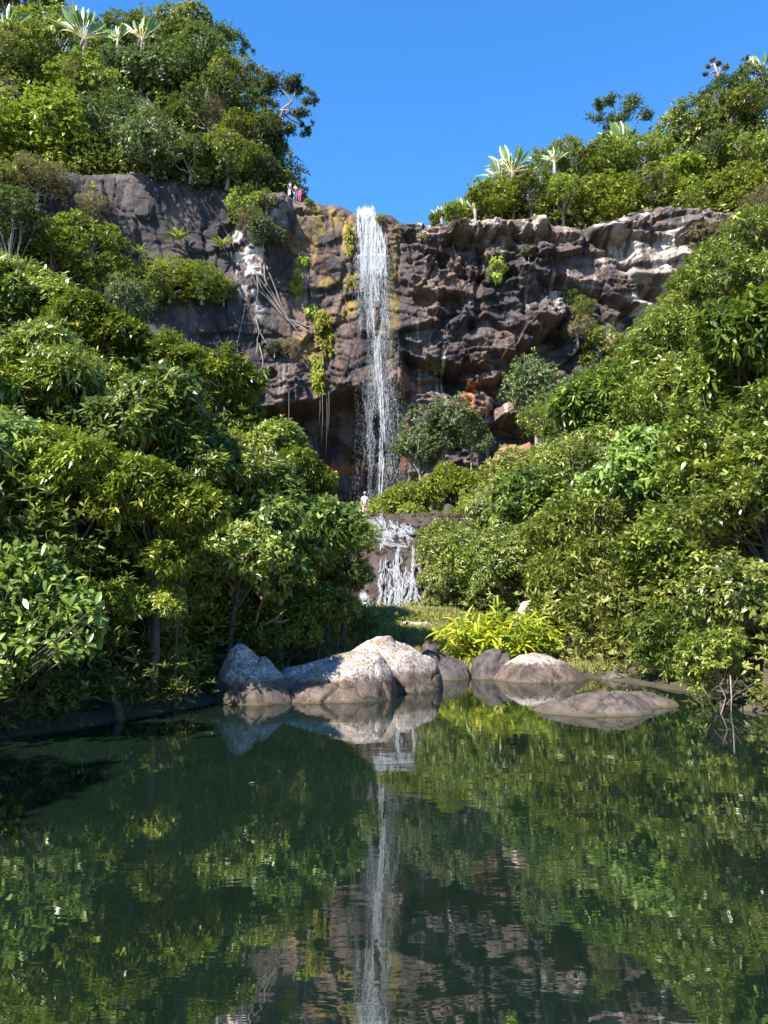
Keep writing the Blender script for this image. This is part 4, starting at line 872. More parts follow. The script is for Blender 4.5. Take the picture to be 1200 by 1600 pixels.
def on_cascade(px, py):
    for Yq in np.arange(27.5, 48, .06):
        x, _y, z = W3(px, py, Yq)
        zi = np.interp(Yq, cy_, cz_)
        if z <= zi+.12: break
    i = int(np.clip(np.interp(x, xx, np.arange(240)), 0, 239)); s_ = np.interp(Yq, cy_, seg); j = int(np.clip(np.interp(s_, uu, np.arange(330)), 0, 329))
    j0, j1 = max(j-3, 0), min(j+4, 330)
    return np.array([x, min(Yq, Yc_[i, j0:j1].min())-.08, z+.05])
def spindles(P, D_, L, R_, seed):
    """thin drops and threads of water: long three-sided spindles"""
    n = len(P); a = unit(np.cross(D_, np.array([.2, .9, .1])+0*D_)); b_ = np.cross(D_, a); L = L[:, None]; R_ = R_[:, None]
    rr = [a*math.cos(k)+b_*math.sin(k) for k in (0, 2.09, 4.19)]
    V = np.stack([P-D_*L/2]+[P+r*R_ for r in rr]+[P+D_*L/2], 1).reshape(-1, 3); k = np.arange(n)[:, None]*5
    T = np.concatenate([k+np.array(q) for q in ((0, 2, 1), (0, 3, 2), (0, 1, 3), (4, 1, 2), (4, 2, 3), (4, 3, 1))])
    return V, T
rg = np.random.default_rng(9)
streams = [([(597, 798), (596, 812), (600, 828), (606, 842)], 4, 260), ([(596, 806), (590, 822), (586, 846)], 4, 150), ([(564, 814), (576, 816), (586, 823), (592, 834), (595, 850)], 3, 300), ([(576, 816), (590, 824), (598, 838)], 3, 130), ([(584, 820), (586, 836), (590, 848)], 3, 90),
    ([(610, 824), (624, 828), (634, 838), (640, 852)], 4, 90), ([(618, 828), (611, 838), (608, 852)], 4, 90), ([(596, 852), (608, 854), (622, 855), (636, 857)], 2.4, 90),
    ([(602, 832), (600, 851)], 8, 160), ([(623, 857), (621, 874), (619, 900), (624, 925), (621, 940), (623, 962)], 3.2, 420), ([(619, 880), (615, 905), (618, 930), (612, 962)], 2, 160), ([(622, 895), (629, 915), (627, 935), (630, 960)], 2, 150),
    ([(645, 858), (646, 880), (642, 905), (644, 925), (637, 942), (634, 962)], 3, 380), ([(643, 905), (650, 925), (648, 945)], 2, 130), ([(640, 930), (630, 945), (628, 962)], 1.6, 110),
    ([(612, 926), (608, 940), (605, 962)], 2.2, 160), ([(594, 918), (596, 930), (591, 945), (592, 962)], 2.4, 150), ([(602, 935), (600, 962)], 3, 90), ([(568, 930), (573, 948), (583, 968)], 6, 600)]
for _ in range(60):
    a_, b_ = rg.uniform(576, 642), rg.uniform(812, 848); streams.append(([(a_, b_), (a_+rg.normal(2, 3), b_+5), (a_+rg.normal(4, 4), b_+rg.uniform(8, 14))], 1.8, 26))
for _ in range(46):
    a_, b_ = rg.uniform(592, 660), rg.uniform(864, 945); streams.append(([(a_, b_), (a_+rg.normal(0, 3), b_+9), (a_+rg.normal(0, 5), min(b_+rg.uniform(14, 34), 964))], 1.6, 26))
t = thing('lower_cascade', 'lower cascade of thin white streams spreading over dark stepped rock', 'waterfall', tuple(on_cascade(620, 960)))
t0_ = np.array(t.location); thin = []
for line, wpx, cnt in streams:
    pts = np.array(line, float); s_ = np.concatenate([[0], np.cumsum(np.hypot(*np.diff(pts, axis=0).T))]); m_ = 26
    q = np.linspace(0, s_[-1], m_); base = np.array([on_cascade(np.interp(v, s_, pts[:, 0]), np.interp(v, s_, pts[:, 1])) for v in q])
    for _ in range(2): base[1:-1] = (base[:-2]+base[1:-1]*2+base[2:])/4
    f = rg.random(cnt)*(m_-1.01); i0 = f.astype(int); fr = (f-i0)[:, None]
    P = base[i0]*(1-fr)+base[i0+1]*fr; D_ = unit(base[i0+1]-base[i0]+1e-6)
    w_ = wpx/F*depth_at(33, 3); P = P+np.stack([rg.normal(0, w_*.42, cnt), -rg.random(cnt)*.05, rg.normal(0, .03, cnt)], 1)
    V, T = spindles(P, unit(D_+rg.normal(0, .12, D_.shape)), rg.uniform(.10, .40, cnt), rg.uniform(.006, .015, cnt), 1)
    if cnt > 26: o_ = obj('stream', mesh_np('stream', V-t0_, [T], M['fall'], True), t); o_['kind'] = 'stuff'
    else: thin.append(V)

V = np.concatenate(thin); k = np.arange(len(V)//5)[:, None]*5
T = np.concatenate([k+np.array(q) for q in ((0, 2, 1), (0, 3, 2), (0, 1, 3), (4, 1, 2), (4, 2, 3), (4, 3, 1))])
o_ = obj('trickle', mesh_np('trickle', V-t0_, [T], M['fall'], True), t); o_['kind'] = 'stuff'

# ------------------------------------------------------------------ the high fall: threads and drops of water
top = on_cliff(575, 330); t = thing('waterfall', 'tall thin waterfall thinning to spray in front of the brown cliff', 'waterfall', (float(top[0]), float(top[1]), 8.5))
t0_ = np.array(t.location)
zg_ = np.linspace(8.0, float(top[2])+.1, 300); gx_ = np.linspace(-3.6, 3.6, 90)
sf = np.array([[float(cliff_y(a, min(c_, float(top[2])-.3))) for c_ in zg_] for a in gx_])
ff = np.minimum.accumulate(sf[:, ::-1], axis=1)[:, ::-1]-.12
ff = ff-(.3*(1-np.exp(-(top[2]-zg_)/6)))[None]
def fall_y(x, z):
    i = np.clip(np.interp(x, gx_, np.arange(90)), 0, 89).astype(int); j = np.clip(np.interp(z, zg_, np.arange(300)), 0, 299).astype(int)
    return ff[i, j]
def water_part(name, n, py0, py1, cxf, hwf, Lr, Rr, bias=1.0, clump=None, off=.25):
    py = py0+(py1-py0)*rg.random(n)**bias; u_ = rg.normal(0, .52, n); u_ = np.where(np.abs(u_) > 1.25, rg.uniform(-1, 1, n), u_)
    if clump is not None:
        c_ = rg.choice(clump, n); u_ = c_+rg.normal(0, .06, n)+.10*np.sin(py*.05+c_*9)
    px = np.interp(py, *cxf)+u_*np.interp(py, *hwf)+3*np.sin(py*.021)*np.clip((py-420)/200, 0, 1); kp = rg.random(n) < sstep(-.52, .08, fbm(px*.09, py*.012, 3, 3, 91)); px, py = px[kp], py[kp]; n = len(px); P = []
    Yq = np.full(n, 70.5)
    for _ in range(6):
        dv = (800-py)/F; tt_ = Yq/(cp-dv*sp_); X = tt_*(px-600)/F; Z = CH+tt_*(sp_+dv*cp)
        Yq = fall_y(X, Z)
    P = np.stack([X, Yq-rg.random(n)*off, Z], 1); P[:, 2] = np.minimum(P[:, 2], top[2]+.05)
    D_ = unit(np.stack([rg.normal(0, .03, n), rg.normal(0, .02, n), -np.ones(n)], 1))
    V, T = spindles(P, D_, rg.uniform(*Lr, n), rg.uniform(*Rr, n), 2)
    o_ = obj(name, mesh_np(name, V-t0_, [T], M['fall'], True), t); o_['kind'] = 'stuff'
cxA = ([328, 380, 450, 520, 600, 700, 800], [572, 580, 584, 588, 592, 595, 597]); hwA = ([328, 345, 380, 450, 520, 600, 700, 800], [16, 18, 22, 27, 29, 31, 36, 40])
cl = np.array([-.72, -.5, -.4, -.2, -.1, 0, .1, .2, .3, .42, .6, -.3, .8])
water_part('water_curtain', 4200, 328, 430, cxA, hwA, (.35, 1.3), (.012, .036), 1.0, cl)
water_part('water_curtain', 1500, 328, 420, cxA, hwA, (.2, .8), (.010, .024))
water_part('water_curtain', 3400, 400, 740, cxA, hwA, (.2, .9), (.009, .021), 3.0, np.array([-.75, -.5, -.35, -.05, .02, .12, .2, .45, .7]))
water_part('spray', 22000, 400, 800, cxA, hwA, (.06, .24), (.006, .0125), 1.75)
core = ([328, 450, 600, 800], [574, 586, 594, 596])
water_part('water_curtain', 1500, 420, 800, core, ([328, 450, 600, 800], [8, 9, 6, 5]), (.25, .8), (.015, .036), .9, np.array([-.6, -.2, .2, .5]))
water_part('spray', 3500, 590, 800, cxA, hwA, (.05, .18), (.006, .011), 1.0)
water_part('spray', 900, 600, 795, ([600, 800], [575, 574]), ([600, 800], [5, 7]), (.06, .22), (.007, .013))

# ------------------------------------------------------------------ pale roots, hanging threads and moss on the face
def on_face_line(pts, off, n=3):
    out = []
    for (a, b_), (c_, d) in zip(pts[:-1], pts[1:]):
        for k in range(n): f = k/n; out.append(on_cliff(a+(c_-a)*f, b_+(d-b_)*f)-np.array([0, off, 0]))
    out.append(on_cliff(*pts[-1])-np.array([0, off, 0])); out = np.array(out)
    for _ in range(3): out[1:-1, 1] = np.minimum(out[1:-1, 1], (out[:-2, 1]+out[2:, 1])/2)
    return out
def roots(label, lines, rad, name='root_tangle', mat='pale_bark', cat='roots', part='root'):
    o = on_cliff(*lines[0][0]); t = thing(name, label, cat, tuple(o))
    for ln in lines:
        p = on_face_line(ln, .18); mb = MB(); r_ = rad*random.uniform(.7, 1.2)
        mb.tube(p-o, np.linspace(r_, r_*.45, len(p)), 5); obj(part, mb.build(part, M[mat]), t)
roots('fan of long pale aerial roots slanting down the slab left of the fall', [[(400, 428), (412, 457), (430, 478), (450, 505)], [(413, 415), (415, 440), (425, 457), (440, 485), (455, 507)],
    [(417, 417), (430, 450), (440, 478), (452, 500)], [(392, 425), (405, 455), (425, 475), (447, 500)], [(396, 421), (408, 440), (424, 462), (446, 495)], [(402, 432), (404, 455), (400, 480)], [(450, 500), (475, 510), (490, 514), (500, 530)], [(452, 502), (470, 512), (485, 522)], [(447, 497), (462, 515), (475, 532)]], .075)
roots('thin pale roots running down the joint beside the lichen patch', [[(384, 475), (380, 500), (371, 538), (375, 575), (388, 602)], [(400, 495), (406, 520), (403, 540), (400, 556)], [(406, 520), (415, 535), (423, 545)], [(405, 538), (411, 560), (412, 590)]], .07)
t = thing('hanging_roots', 'thin root threads hanging from the lip of the overhang', 'roots', tuple(on_cliff(505, 612)))
for px in (500, 504, 511, 514, 452):
    p = on_cliff(px, 612)-np.array([0, .3, 0])-np.array(t.location); mb = MB()
    L_ = random.uniform(3.5, 7.5); mb.tube([p, p+np.array([.06, .02, -L_*.5]), p+np.array([-.03, 0, -L_])], [.022, .018, .012], 4); obj('root', mb.build('root', M['pale_bark']), t)
def moss(label, spots, seed, mat='moss', tone=.35):
    rg = np.random.default_rng(seed); P = []
    for px, py, rx, ry, n_ in spots:
        for _ in range(n_):
            a, r_ = rg.uniform(0, 6.28), rg.random()**.5; P.append(on_cliff(px+math.cos(a)*r_*rx, py+math.sin(a)*r_*ry)-np.array([0, rg.random()*.35, 0]))
    P = np.array(P); n_ = len(P)*4; B = np.repeat(P, 4, 0); D_ = unit(rg.normal(size=(n_, 3))*.6+np.array([0, -.35, -.8]))
    V, T, Q = leaf_arrays(B, D_, unit(rg.normal(size=(n_, 3))*.4+np.array([0, -1, .4])), rg.uniform(.2, .5, n_), rg.uniform(.08, .16, n_), np.full(n_, .8), 4)
    o = P[0]; ob = obj('moss_cushion', mesh_np('moss_cushion', V-o, [T], M[mat], False, {'tone': ('FLOAT', np.repeat(np.clip(tone+rg.normal(0, .18, n_), 0, 1.1), 4))}), None, tuple(o))
    ob['label'] = label; ob['category'] = 'moss'; ob['kind'] = 'thing'
moss('ochre moss curtain dripping in points halfway down the face left of the fall', [(500, 495, 14, 12, 90), (505, 520, 11, 22, 130), (516, 525, 3, 32, 90), (507, 535, 3, 20, 60), (495, 515, 4, 16, 40)], 1)
moss('bright yellow moss column just above the overhang left of the fall', [(496, 575, 7, 8, 60), (497, 590, 9, 14, 130), (500, 606, 8, 8, 60)], 2, 'moss', .5)
moss('bright green fern cushion on top of the yellow moss column', [(497, 563, 8, 9, 90)], 3, 'lime', .5)
moss('bright green cushion at the top of the ochre moss curtain', [(487, 484, 9, 8, 80)], 4, 'lime', .55)
moss('yellow moss patch on the column edge between the roots and the fall', [(463, 440, 7, 18, 90)], 5, 'moss', .45)
moss('small round moss patch above the column edge patch', [(474, 407, 10, 7, 50)], 15, 'moss', .4)
moss('upper yellow moss strip touching the left side of the falling water', [(546, 375, 5, 25, 70)], 6, 'moss', .25)
moss('lower yellow moss patch touching the left side of the falling water', [(552, 440, 8, 10, 60)], 16, 'moss', .25)
moss('hanging yellow moss in the vertical crack right of the fall', [(776, 410, 9, 10, 60), (776, 432, 7, 10, 50)], 7, 'moss', .5)
moss('pale tuft of dry moss below the rim right of the fall', [(662, 368, 7, 7, 50)], 8, 'dry', .6)

# ------------------------------------------------------------------ rosettes of sword leaves on the left cliff
def strap_mesh(name, L, w, arch, segs, mat, fold=.25, ragged=0, seed=0, tone=.4, petiole=0.0, mat2=None):
    """one long leaf along +Y, arching, folded along its midrib"""
    rg = np.random.default_rng(seed); s_ = np.linspace(0, 1, segs+1); V = []; Fq = []; mi = []
    for k, q in enumerate(s_):
        bq = (q-petiole)/(1-petiole) if petiole else q
        ww = w*.5*(max(math.sin(math.pi*min(max(bq, 0)*.9+.1, 1))**.7, .03) if bq > 0 else .10)
        if ragged and bq > 0: ww *= 1-ragged*rg.random()
        ang = arch*q; yy = L*(math.sin(ang)/arch if abs(arch) > 1e-3 else q); zz = -L*((1-math.cos(ang))/arch if abs(arch) > 1e-3 else 0)
        if k == segs: ww = w*.02
        V += [(-ww, yy, zz+ww*fold*2), (0, yy, zz), (ww, yy, zz+ww*fold*2)]
    for k in range(segs):
        a = k*3; Fq += [(a, a+1, a+4, a+3), (a+1, a+2, a+5, a+4)]; mi += [1 if (petiole and s_[k] < petiole-.02) else 0]*2
    me = mesh_np(name, V, [np.array(Fq)], M[mat], True, {'tone': ('FLOAT', np.clip(tone+rg.normal(0, .06, len(V)), 0, 1.2))})
    if mat2: me.materials.append(M[mat2]); me.polygons.foreach_set('material_index', np.array(mi, np.int32))
    return me
def orient(o, P, D_, N_):
    D_ = Vector(D_).normalized(); N_ = Vector(N_); X_ = D_.cross(N_).normalized(); N_ = X_.cross(D_)
    m_ = Matrix((X_, D_, N_)).transposed().to_4x4(); m_.translation = Vector(P); o.matrix_local = m_
ag = [strap_mesh('leaf', 1.0, .13, a, 4, 'agave', tone=tn) for a, tn in ((.5, .3), (.9, .5), (1.3, .7))]
AG = [(283, 374, 20, 'large yellow-green sword-leaf rosette highest on the bare slab'), (350, 386, 20, 'sword-leaf rosette at the left edge of the lichen patch'), (258, 420, 25, 'broad sword-leaf rosette at the middle of the ledge shrubs'),
      (222, 397, 15, 'small sword-leaf rosette left of the broad one'), (199, 381, 9, 'tiny rosette on the bare slab above the small one'), (238, 408, 10, 'tiny rosette between the small and the broad one'),
      (45, 345, 28, 'wide sword-leaf rosette on the cliff shoulder near the left edge'), (12, 325, 24, 'sword-leaf rosette cut by the left edge of the photo'), (192, 430, 17, 'drooping rosette at the right end of the yellowish shrubs'),
      (332, 442, 13, 'small rosette on the shrubs at the right of the ledge'), (150, 300, 12, 'small rosette at the upper left corner of the slab'), (20, 372, 18, 'low rosette above the highest left bank tree'), (358, 446, 10, 'tiny rosette at the right end of the shrub row')]
for i, (px, py, r, lb) in enumerate(AG):
    p = on_cliff(px, py+r*.4)-np.array([0, .9, 0]); R = r/F*depth_at(p[1], p[2])*1.4
    t = thing('rosette_plant', lb, 'plant', tuple(p), 'sword-leaf rosettes on the left cliff'); rr = random.Random(i)
    for k in range(24):
        az = k*2.4+rr.uniform(-.2, .2); tl = rr.uniform(.15, 1.25)
        d = Vector((math.sin(tl)*math.cos(az), math.sin(tl)*math.sin(az)*.9-.35, math.cos(tl)+.12)).normalized()
        o = obj('leaf', ag[rr.randrange(3)], t); orient(o, (0, 0, 0), d, Vector((0, 0, 1))+Vector((0, -.3, 0))-d*.5); s_ = R*rr.uniform(.75, 1.1); o.scale = (s_, s_, s_)

# ------------------------------------------------------------------ fan palms on the two hills
fl = [strap_mesh('leaf', 1.0, w_, a, 11, 'palm', ragged=rgd, seed=s_, tone=tn, petiole=.42, mat2='petiole', fold=.2) for a, w_, rgd, s_, tn in ((.35, .15, .25, 1, .25), (.8, .14, .4, 2, .4), (1.2, .14, .6, 3, .8), (.2, .16, .2, 4, .1))]
FP = [(132, 60, 80, 52, 2.2, 17, 1.25, 'tall fan palm with long tan stalks and a shaggy trunk near the top left corner'), (222, 60, 80, 40, .8, 13, 1.0, 'short fan palm with broad pale leaves on the left skyline'),
      (12, 48, 80, 44, 1.2, 12, 1.2, 'fan palm cut by the top left corner'), (184, 62, 80, 26, .8, 9, 1.0, 'small reddish fan palm between the two larger ones of the left hill'),
      (800, 268, 79, 44, 2.2, 14, 1.3, 'tattered fan palm highest at the left of the right hill'), (782, 282, 78, 34, 1.5, 11, 1.4, 'second tattered palm leaning left of the highest one'),
      (724, 332, 75, 26, .6, 12, 1.1, 'small fan palm just behind the rim, right of the gap of sky'), (690, 340, 74, 20, .4, 10, 1.1, 'smallest fan palm at the lowest point of the skyline'), (742, 328, 76, 22, .5, 10, 1.0, 'dark small palm beside the small rim palm'),
      (866, 252, 82, 24, 1.0, 10, 1.0, 'small fan palm on the skyline between the tattered palm and the wide fan'), (838, 252, 82, 20, 1.0, 9, 1.1, 'small dark fan palm right beside the tattered palm'),
      (975, 232, 82, 42, 1.0, 13, 1.2, 'wide pale fan palm in front of the crooked skyline tree'), (1050, 196, 86, 22, .8, 9, 1.1, 'small yellow fan palm on the right skyline'), (1190, 112, 87, 32, 1.8, 12, 1.0, 'fan palm at the right edge on top of the hill')]
for i, (px, py, Y, r, tk, nl, spn, lb) in enumerate(FP):
    left_ = px < 300
    for Y in (79.5,) if left_ else np.arange(73.5, 95, .7):
        x, y, z = W3(px, py, Y)
        if y < float(np.interp(x, cxs, Yv[:, -1]))+1.5: continue
        gz = float(hill_z(np.array([x]), np.array([y]))[0])
        if z-gz < 4.6: break
    Y = Y if left_ else max(Y-2.6, 73.5); x, y, z = W3(px, py, Y); gz = float(hill_z(np.array([x]), np.array([y]))[0])
    R = r/F*depth_at(Y, z)*1.05; gz = min(gz, z-.5); h = z-gz
    t = thing('fan_palm', lb, 'palm', (x, y, gz), 'fan palms on the hills'); rr = random.Random(i+40)
    mb = MB(); mb.tube([(0, 0, -.3), (.05, 0, h*.5), (0, 0, h*.85), (0, 0, h+.1)], [.16, .15, .2, .1], 8)
    obj('trunk', mb.build('trunk', M['pale_bark']), t)
    if r > 30:
        for k in range(12):
            a = rr.uniform(-1.4, 1.4); q = (math.sin(a)*.22, -.15*rr.random(), h-.1); e = (q[0]*1.9, q[1]-.1, h-rr.uniform(.8, 1.9)); mb = MB(); mb.tube([q, ((q[0]+e[0])/2*1.2, q[1]-.15, (q[2]+e[2])/2+.1), e], [.05, .07, .02], 4)
            obj('dead_leaf', mb.build('dead_leaf', M['dead_thatch']), t)
    yaw = rr.uniform(-.45, .45)
    nl = int(nl*1.35)
    for k in range(nl):
        a = spn*(-1+2*(k+.5)/nl)+rr.uniform(-.07, .07); d = Vector((math.sin(a)*math.cos(yaw), math.sin(a)*math.sin(yaw), math.cos(a)))
        o = obj('leaf', fl[rr.choice((0, 0, 1, 3, 3, 2) if abs(a) < .8 else (0, 1, 2))], t)
        sd = 1 if a > 0 else -1; orient(o, (d.x*.15, 0, h-.1), d, Vector((-sd*.25*math.cos(a)*-1*sd*sd, -1, .35)).normalized() if abs(a) < .35 else Vector((-math.cos(a)*sd*-1, -.9, abs(math.sin(a)))))
        s_ = R*rr.uniform(.95, 1.2); o.scale = (s_, s_, s_)

# ------------------------------------------------------------------ crooked open trees on the skyline
def skyline_tree(label, Y, stem, lobes, mat, seed, limbs=(), cat='tree'):
    x0, y0, z0 = W3(*stem[0], Y); gz = float(hill_z(np.array([x0]), np.array([Y]))[0]); o = np.array([x0, Y, min(gz, z0)])
    t = thing('tree', label, cat, tuple(o)); rg = np.random.default_rng(seed); mb = MB()
    sp3 = [np.array([x0, Y, o[2]-.3])]+[np.array(W3(a, b_, Y)) for a, b_ in stem]; sp3 = np.array(sp3)
    mb.tube(sp3-o, np.linspace(.24, .12, len(sp3)), 7); Vs, Ts, tn = [], [], []; nv = 0
    for px, py, rx, ry in lobes:
        c_ = np.array(W3(px, py, Y+rg.uniform(-1.2, 1.2))); k = depth_at(Y, c_[2])/F; rx_, rz_ = rx*k, ry*k
        s0 = sp3[rg.integers(max(1, len(sp3)-3), len(sp3))]; mid_ = (s0+c_)/2+rg.normal(0, .25, 3)+np.array([0, 0, -.1])
        mb.tube(np.array([s0, s0*.5+mid_*.5+rg.normal(0, .12, 3), mid_, mid_*.4+c_*.6+rg.normal(0, .12, 3), c_])-o, [.10, .085, .07, .055, .035], 5)
        for _ in range(5):
            e2 = c_+rg.normal(0, .55, 3)*np.array([rx_, rx_*.7, rz_]); mb.tube(np.array([c_*.6+mid_*.4, (c_+e2)/2+rg.normal(0, .08, 3), e2])-o, [.04, .028, .015], 4)
        n_ = int(30+rx*ry*1.3); sub = c_+rg.normal(0, .5, (7, 3))*np.array([rx_, rx_*.8, rz_]); P = sub[rg.integers(0, 7, n_)]+rg.normal(0, .24, (n_, 3))*np.array([rx_, rx_, rz_*1.2]); per = 7
        B = np.repeat(P, per, 0); D_ = unit(rg.normal(size=B.shape)+np.array([0, 0, .1])); N_ = unit(rg.normal(size=B.shape)*.5+np.array([0, 0, 1])); m_ = len(B)
        V, T, Q = leaf_arrays(B, D_, N_, rg.uniform(.15, .32, m_), rg.uniform(.07, .14, m_), np.full(m_, .4), 4); Vs.append(V-o); Ts.append(T+nv); nv += len(V)
        tn.append(np.repeat(np.clip(rg.normal(.3, .15, m_), 0, 1), 4))
    obj('trunk', mb.build('trunk', M['pale_bark']), t)
    c_ = obj('crown', mesh_np('crown', np.concatenate(Vs), [np.concatenate(Ts)], M[mat], False, {'tone': ('FLOAT', np.concatenate(tn))}), t); c_['kind'] = 'stuff'
skyline_tree('open crooked tree reaching into the sky at the right end of the left hill', 75, [(392, 250), (402, 215), (420, 190), (440, 172), (455, 160)], [(425, 130, 26, 11), (452, 122, 20, 8), (400, 142, 18, 14), (486, 158, 14, 6), (468, 176, 15, 6), (480, 200, 8, 8), (442, 196, 20, 9), (426, 216, 18, 12), (412, 165, 14, 9), (434, 240, 16, 12), (430, 262, 14, 10), (462, 140, 13, 6), (440, 280, 8, 10)], 'olive', 1)
skyline_tree('open tree with a pale trunk on the upper skyline of the left hill', 84, [(316, 118), (322, 100), (334, 80)], [(335, 55, 20, 9), (352, 47, 16, 6), (366, 60, 16, 7), (383, 76, 9, 7), (345, 85, 18, 10), (362, 98, 16, 10), (340, 68, 12, 7)], 'olive', 2)
skyline_tree('flat-topped dark tree against the sky above the wide fan palm', 86, [(985, 240), (978, 212), (968, 192)], [(932, 166, 14, 6), (953, 158, 20, 7), (984, 163, 20, 8), (1004, 178, 14, 7), (944, 186, 18, 7), (975, 184, 16, 7), (960, 200, 14, 7)], 'olive', 3)
skyline_tree('dark spreading tree at the top of the right skyline', 86, [(1130, 190), (1128, 165), (1132, 150)], [(1100, 152, 14, 10), (1118, 138, 24, 12), (1148, 126, 18, 13), (1140, 158, 22, 12), (1165, 110, 14, 10), (1172, 135, 18, 12), (1105, 168, 12, 9)], 'olive', 4)
skyline_tree('almost bare twiggy tree sticking out of the right skyline', 87, [(1125, 130), (1120, 112), (1116, 100)], [(1114, 94, 3, 3), (1106, 104, 3, 2), (1124, 100, 4, 2), (1101, 115, 3, 2), (1135, 105, 4, 3)], 'dry', 5)

# ------------------------------------------------------------------ yellow ginger clump on the far shore
x0, y0, z0 = W3(782, 1030, 19.6); z0 = float(ground_z(np.array([x0]), np.array([y0]))[0])
gl = [strap_mesh('leaf', .52, .075, a, 5, 'ginger', tone=tn, seed=k) for k, (a, tn) in enumerate(((.5, .15), (.9, .35), (1.2, .6), (.7, .85), (1.4, 1.05), (.3, .3)))]
t = thing('ginger_clump', 'bushy clump of long yellow and green leaves on the far shore', 'plant', (x0, y0, z0)); rr = random.Random(6)
for k in range(42):
    a = rr.uniform(0, 6.28); r_ = rr.random()**.6; bx, by = math.cos(a)*r_*1.2, math.sin(a)*r_*.7; h = rr.uniform(.65, 1.6)*(1-.4*r_)
    lean = Vector((bx*.28+rr.gauss(0, .12), -.12+by*.2, 0)); mb = MB(); tip = Vector((bx, by, 0))+lean+Vector((0, 0, h))
    mb.tube([(bx, by, -.05), tuple(Vector((bx, by, h*.5))+lean*.35), tuple(tip)], [.016, .013, .008], 4); obj('stem', mb.build('stem', M['ginger']), t)
    for j in range(7):
        f_ = .22+.78*j/6; P = Vector((bx, by, 0))+lean*f_*f_+Vector((0, 0, h*f_)); az = j*math.pi+k+rr.gauss(0, .5); tl = rr.uniform(.5, 1.25)-.35*f_
        d = Vector((math.cos(az)*math.sin(tl), math.sin(az)*math.sin(tl)-.15, math.cos(tl))).normalized(); o = obj('leaf', gl[rr.randrange(6)], t)
        orient(o, P, d, Vector((0, -.2, 1))-d*.3); s_ = rr.uniform(.55, 1.0); o.scale = (s_, s_, s_)

rg = np.random.default_rng(77); n_ = 1500; a = rg.uniform(0, 6.28, n_); r_ = rg.random(n_)**.5; hh = rg.random(n_)**.8
P = np.stack([np.cos(a)*r_*1.5*(.75+.35*hh), np.sin(a)*r_*.85, .12+hh*1.25*(1-.45*r_**2)], 1); az = rg.uniform(0, 6.28, n_); el = rg.normal(.35, .45, n_)
D_ = unit(np.stack([np.cos(az)*np.cos(el)+.5*P[:, 0]/1.5, np.sin(az)*np.cos(el)-.25, np.sin(el)], 1))
V, T, Q = leaf_arrays(P, D_, unit(rg.normal(size=P.shape)*.35+np.array([0, -.3, 1])), rg.uniform(.28, .52, n_), rg.uniform(.045, .075, n_), np.full(n_, .75), 6)
o = obj('leaves', mesh_np('leaves', V, [T, Q], M['ginger'], False, {'tone': ('FLOAT', np.repeat(np.clip(rg.normal(.42, .3, n_), 0, 1.2), 6))}), t); o['kind'] = 'stuff'

# ------------------------------------------------------------------ big-leaved bush close by on the left
x0, y0, z0 = W3(-40, 1010, 9.2)
nl_ = [strap_mesh('leaf', .17, .066, a, 4, 'near', tone=tn, seed=k, fold=.15) for k, (a, tn) in enumerate(((.3, .25), (.7, .45), (1.1, .7), (.5, .35)))]
gz = max(float(ground_z(np.array([x0]), np.array([y0]))[0]), .05); t = thing('shrub', 'big-leaved glossy bush close by at the left edge of the photo', 'shrub', (x0, y0, gz), None); rr = random.Random(8)
mb = MB(); tw = []
for k in range(40):
    px, py = rr.uniform(-70, 165), 0
    py = rr.uniform(860+max(px-60, 0)*.9, 1095-max(px-20, 0)*.75); P = Vector(W3(px, py, 9.2+rr.uniform(-.5, .7)))-Vector((x0, y0, gz))
    s0 = Vector((rr.uniform(-.4, 0), rr.uniform(-.2, .4), rr.uniform(.1, .6))); m1 = (s0+P)/2+Vector((0, 0, -.12)); tw.append((s0, m1, P))
    mb = MB(); mb.tube([tuple(s0*.35+P*.65+Vector((0, 0, -.06))), tuple(m1*.2+P*.8), tuple(P)], [.009, .007, .005], 5); obj('branch', mb.build('branch', M['bark']), t)
    ax = ((P-m1).normalized()+Vector((.35, -.45, .3))).normalized()
    for j in range(7):
        az = j*2.4+rr.uniform(-.3, .3); tl = rr.uniform(.4, 1.35); a1 = ax.cross(Vector((.2, .3, 1))).normalized(); a2 = ax.cross(a1)
        d = ax*math.cos(tl)+(a1*math.cos(az)+a2*math.sin(az))*math.sin(tl); o = obj('leaf', nl_[rr.randrange(4)], t)
        orient(o, P-ax*rr.uniform(0, .12), d, Vector((0, -.3, 1))+ax*.5); s_ = rr.uniform(.65, 1.15); o.scale = (s_, s_, s_)

rg = np.random.default_rng(78); n_ = 5200; c_ = rg.integers(0, 110, n_); cpx, cpy = rg.uniform(-90, 140, 110), rg.uniform(0, 1, 110); cpy = 870+np.maximum(cpx-60, 0)*.9+cpy*(215-np.maximum(cpx, 0)*1.1)
P = np.array([W3(a, b_, 9.3) for a, b_ in zip(cpx, cpy)])[c_]+rg.normal(0, .085, (n_, 3))-np.array([x0, y0, gz]); D_ = unit(rg.normal(size=P.shape)+np.array([.3, -.3, .25]))
V, T, Q = leaf_arrays(P, D_, unit(rg.normal(size=P.shape)*.4+np.array([-.1, -.3, 1])), rg.uniform(.10, .18, n_), rg.uniform(.045, .07, n_), np.full(n_, .35), 6)
o = obj('leaves', mesh_np('leaves', V, [T, Q], M['near'], False, {'tone': ('FLOAT', np.repeat(np.clip(rg.normal(.45, .25, n_), 0, 1.2), 6))}), t); o['kind'] = 'stuff'

